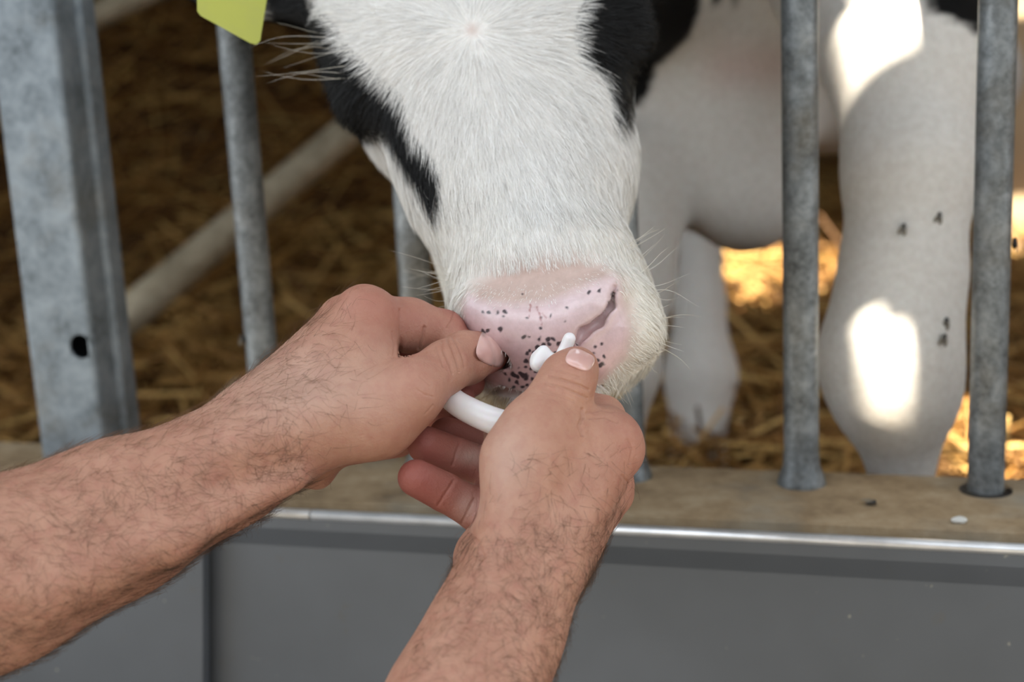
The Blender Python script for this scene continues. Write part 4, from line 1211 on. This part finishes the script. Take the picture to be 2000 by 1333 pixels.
# ------------------------------------------------------------------ white nose ring
ring = [cap((846, 722, 0.803, 20), (862, 748, 0.795, 21), 0.003)]
path = [(862, 748, 0.795, 21), (884, 781, 0.786, 24), (925, 806, 0.778, 26), (975, 826, 0.773, 27), (1030, 838, 0.775, 25), (1070, 822, 0.782, 23), (1096, 785, 0.788, 21), (1100, 745, 0.788, 18), (1092, 718, 0.786, 15)]
pa = np.array(path); tt = np.linspace(0, len(pa) - 1, 60); fine = []
for t in tt:                                   # Catmull-Rom through the path
    i = min(int(t), len(pa) - 2); u = t - i; p0_, p1_, p2_, p3_ = pa[max(i - 1, 0)], pa[i], pa[i + 1], pa[min(i + 2, len(pa) - 1)]
    fine.append(0.5 * (2 * p1_ + (p2_ - p0_) * u + (2 * p0_ - 5 * p1_ + 4 * p2_ - p3_) * u ** 2 + (3 * p1_ - p0_ - 3 * p2_ + p3_) * u ** 3))
for a, b in zip(fine[:-1], fine[1:]): ring.append(cap(a, b, 0.0003))
ring += [cap((1092, 718, 0.786, 13), (1101, 690, 0.784, 12), 0.003), cap((1101, 690, 0.784, 13), (1112, 662, 0.782, 13), 0.002),
         cap((1062, 686, 0.784, 10), (1050, 712, 0.782, 12), 0.002), cap((1062, 686, 0.784, 9), (1078, 704, 0.785, 10), 0.003),
         cap((1050, 712, 0.782, 12), (1090, 722, 0.785, 14), 0.004), cap((1056, 700, 0.784, 14), (1088, 718, 0.786, 12), 0.004), cap((1052, 703, 0.785, 13), (1046, 700, 0.785, 7), 0.004)]
V, Q = sdf_mesh(ring, 0.0009); V = relax(V, Q, 4, 0.5)
obj('nose_ring', mesh_from('nose_ring', to_world(V), Q), M_RING,
    label='white plastic nose ring held between the two hands under the muzzle', category='nose ring')

# ------------------------------------------------------------------ flies and crumbs
fly_body = None
def fly(pos, nrm, heading, label, s=1.0, group=None):
    pos = np.asarray(pos, float); n = np.asarray(nrm, float); n /= np.linalg.norm(n)
    h = np.asarray(heading, float); h -= n * (h @ n); h /= np.linalg.norm(h); sd = np.cross(n, h)
    root = empty('fly', pos, label, 'fly', group)
    t = np.linspace(-1, 1, 9); prof = 0.0016 * s * np.array([0.15, 0.6, 0.9, 1.0, 1.05, 0.75, 0.85, 0.75, 0.2])
    obj('fly_body', tube('fly_body', [pos + n * 0.0016 * s + h * 0.0034 * s * a for a in t], prof, 10), M_BLACK, root)
    for q in (1, -1):
        def f(bm):
            p = [(0.0008, 0.0008), (-0.001, 0.0026), (-0.0042, 0.0030), (-0.0050, 0.0016), (-0.0030, 0.0004)]
            up = [bm.verts.new(tuple(pos + n * 0.0030 * s + h * a * s + sd * b * q * s)) for a, b in p]
            dn = [bm.verts.new(tuple(pos + n * 0.0028 * s + h * a * s + sd * b * q * s)) for a, b in p]
            bm.faces.new(up); bm.faces.new(dn[::-1])
            for i in range(5): bm.faces.new((up[i], up[(i + 1) % 5], dn[(i + 1) % 5], dn[i]))
        obj('wing', bm_mesh('wing', f), M_WING, root)
    for q in (1, -1):
        for a in (-0.001, 0.0006, 0.0018):
            obj('leg', tube('leg', [pos + n * 0.0012 * s + h * a * s, pos + n * 0.002 * s + h * a * s + sd * q * 0.0018 * s, pos + h * a * s + sd * q * 0.003 * s], 0.00018 * s, 5), M_BLACK, root)
def body_pt(px, py):
    d = surf_depth(body, px, py, 1.0, 2.5); return W(px, py, d - 0.0012)
for (x, y, lab) in ((1762, 446, 'fly on the white foreleg, lower left of the upper pair'), (1832, 424, 'fly on the white foreleg, upper right of the upper pair'), (1846, 630, 'fly on the right edge of the knee, upper of two'), (1842, 662, 'fly on the right edge of the knee, lower of two')):
    fly(body_pt(x, y), -FW, (0.4, 0, 1), lab, 1.15)
c = K(0.306, 0, 1.0) ; fy_ = CAM + ray(1966, 484) * 0.965
fly(K(0.306 + 0.0128, -0.001, fy_[2]), E_, (0, 0, 1), 'fly clinging to the edge of the right-hand bar', 1.2)
fb = CAM + ray(478, 665) * 1.14
fly(K(-0.255 - 0.010, -0.009, fb[2]), -E_ - N_, (0.2, 0, 1), 'fly on the left bar above the forearm', 1.2)
g = on_plane_z(1701, 987, ZK); fly((g[0], g[1], ZK), (0, 0, 1), (1, 0.3, 0), 'dark fly sitting on the kerb between two bars', 1.3)
g = on_plane_z(1873, 1022, ZK)
bm = bmesh.new(); bmesh.ops.create_icosphere(bm, subdivisions=2, radius=0.004)
for v in bm.verts: v.co = Vector((v.co.x * 1.4 + g[0], v.co.y * (1 + 0.3 * math.sin(v.co.x * 900)) + g[1], v.co.z * 0.6 + ZK + 0.0022))
me = bpy.data.meshes.new('feed_crumb'); bm.to_mesh(me); bm.free()
obj('feed_crumb', me, M_SCRAP, label='small white crumb on the kerb near the steel rim', category='crumb')
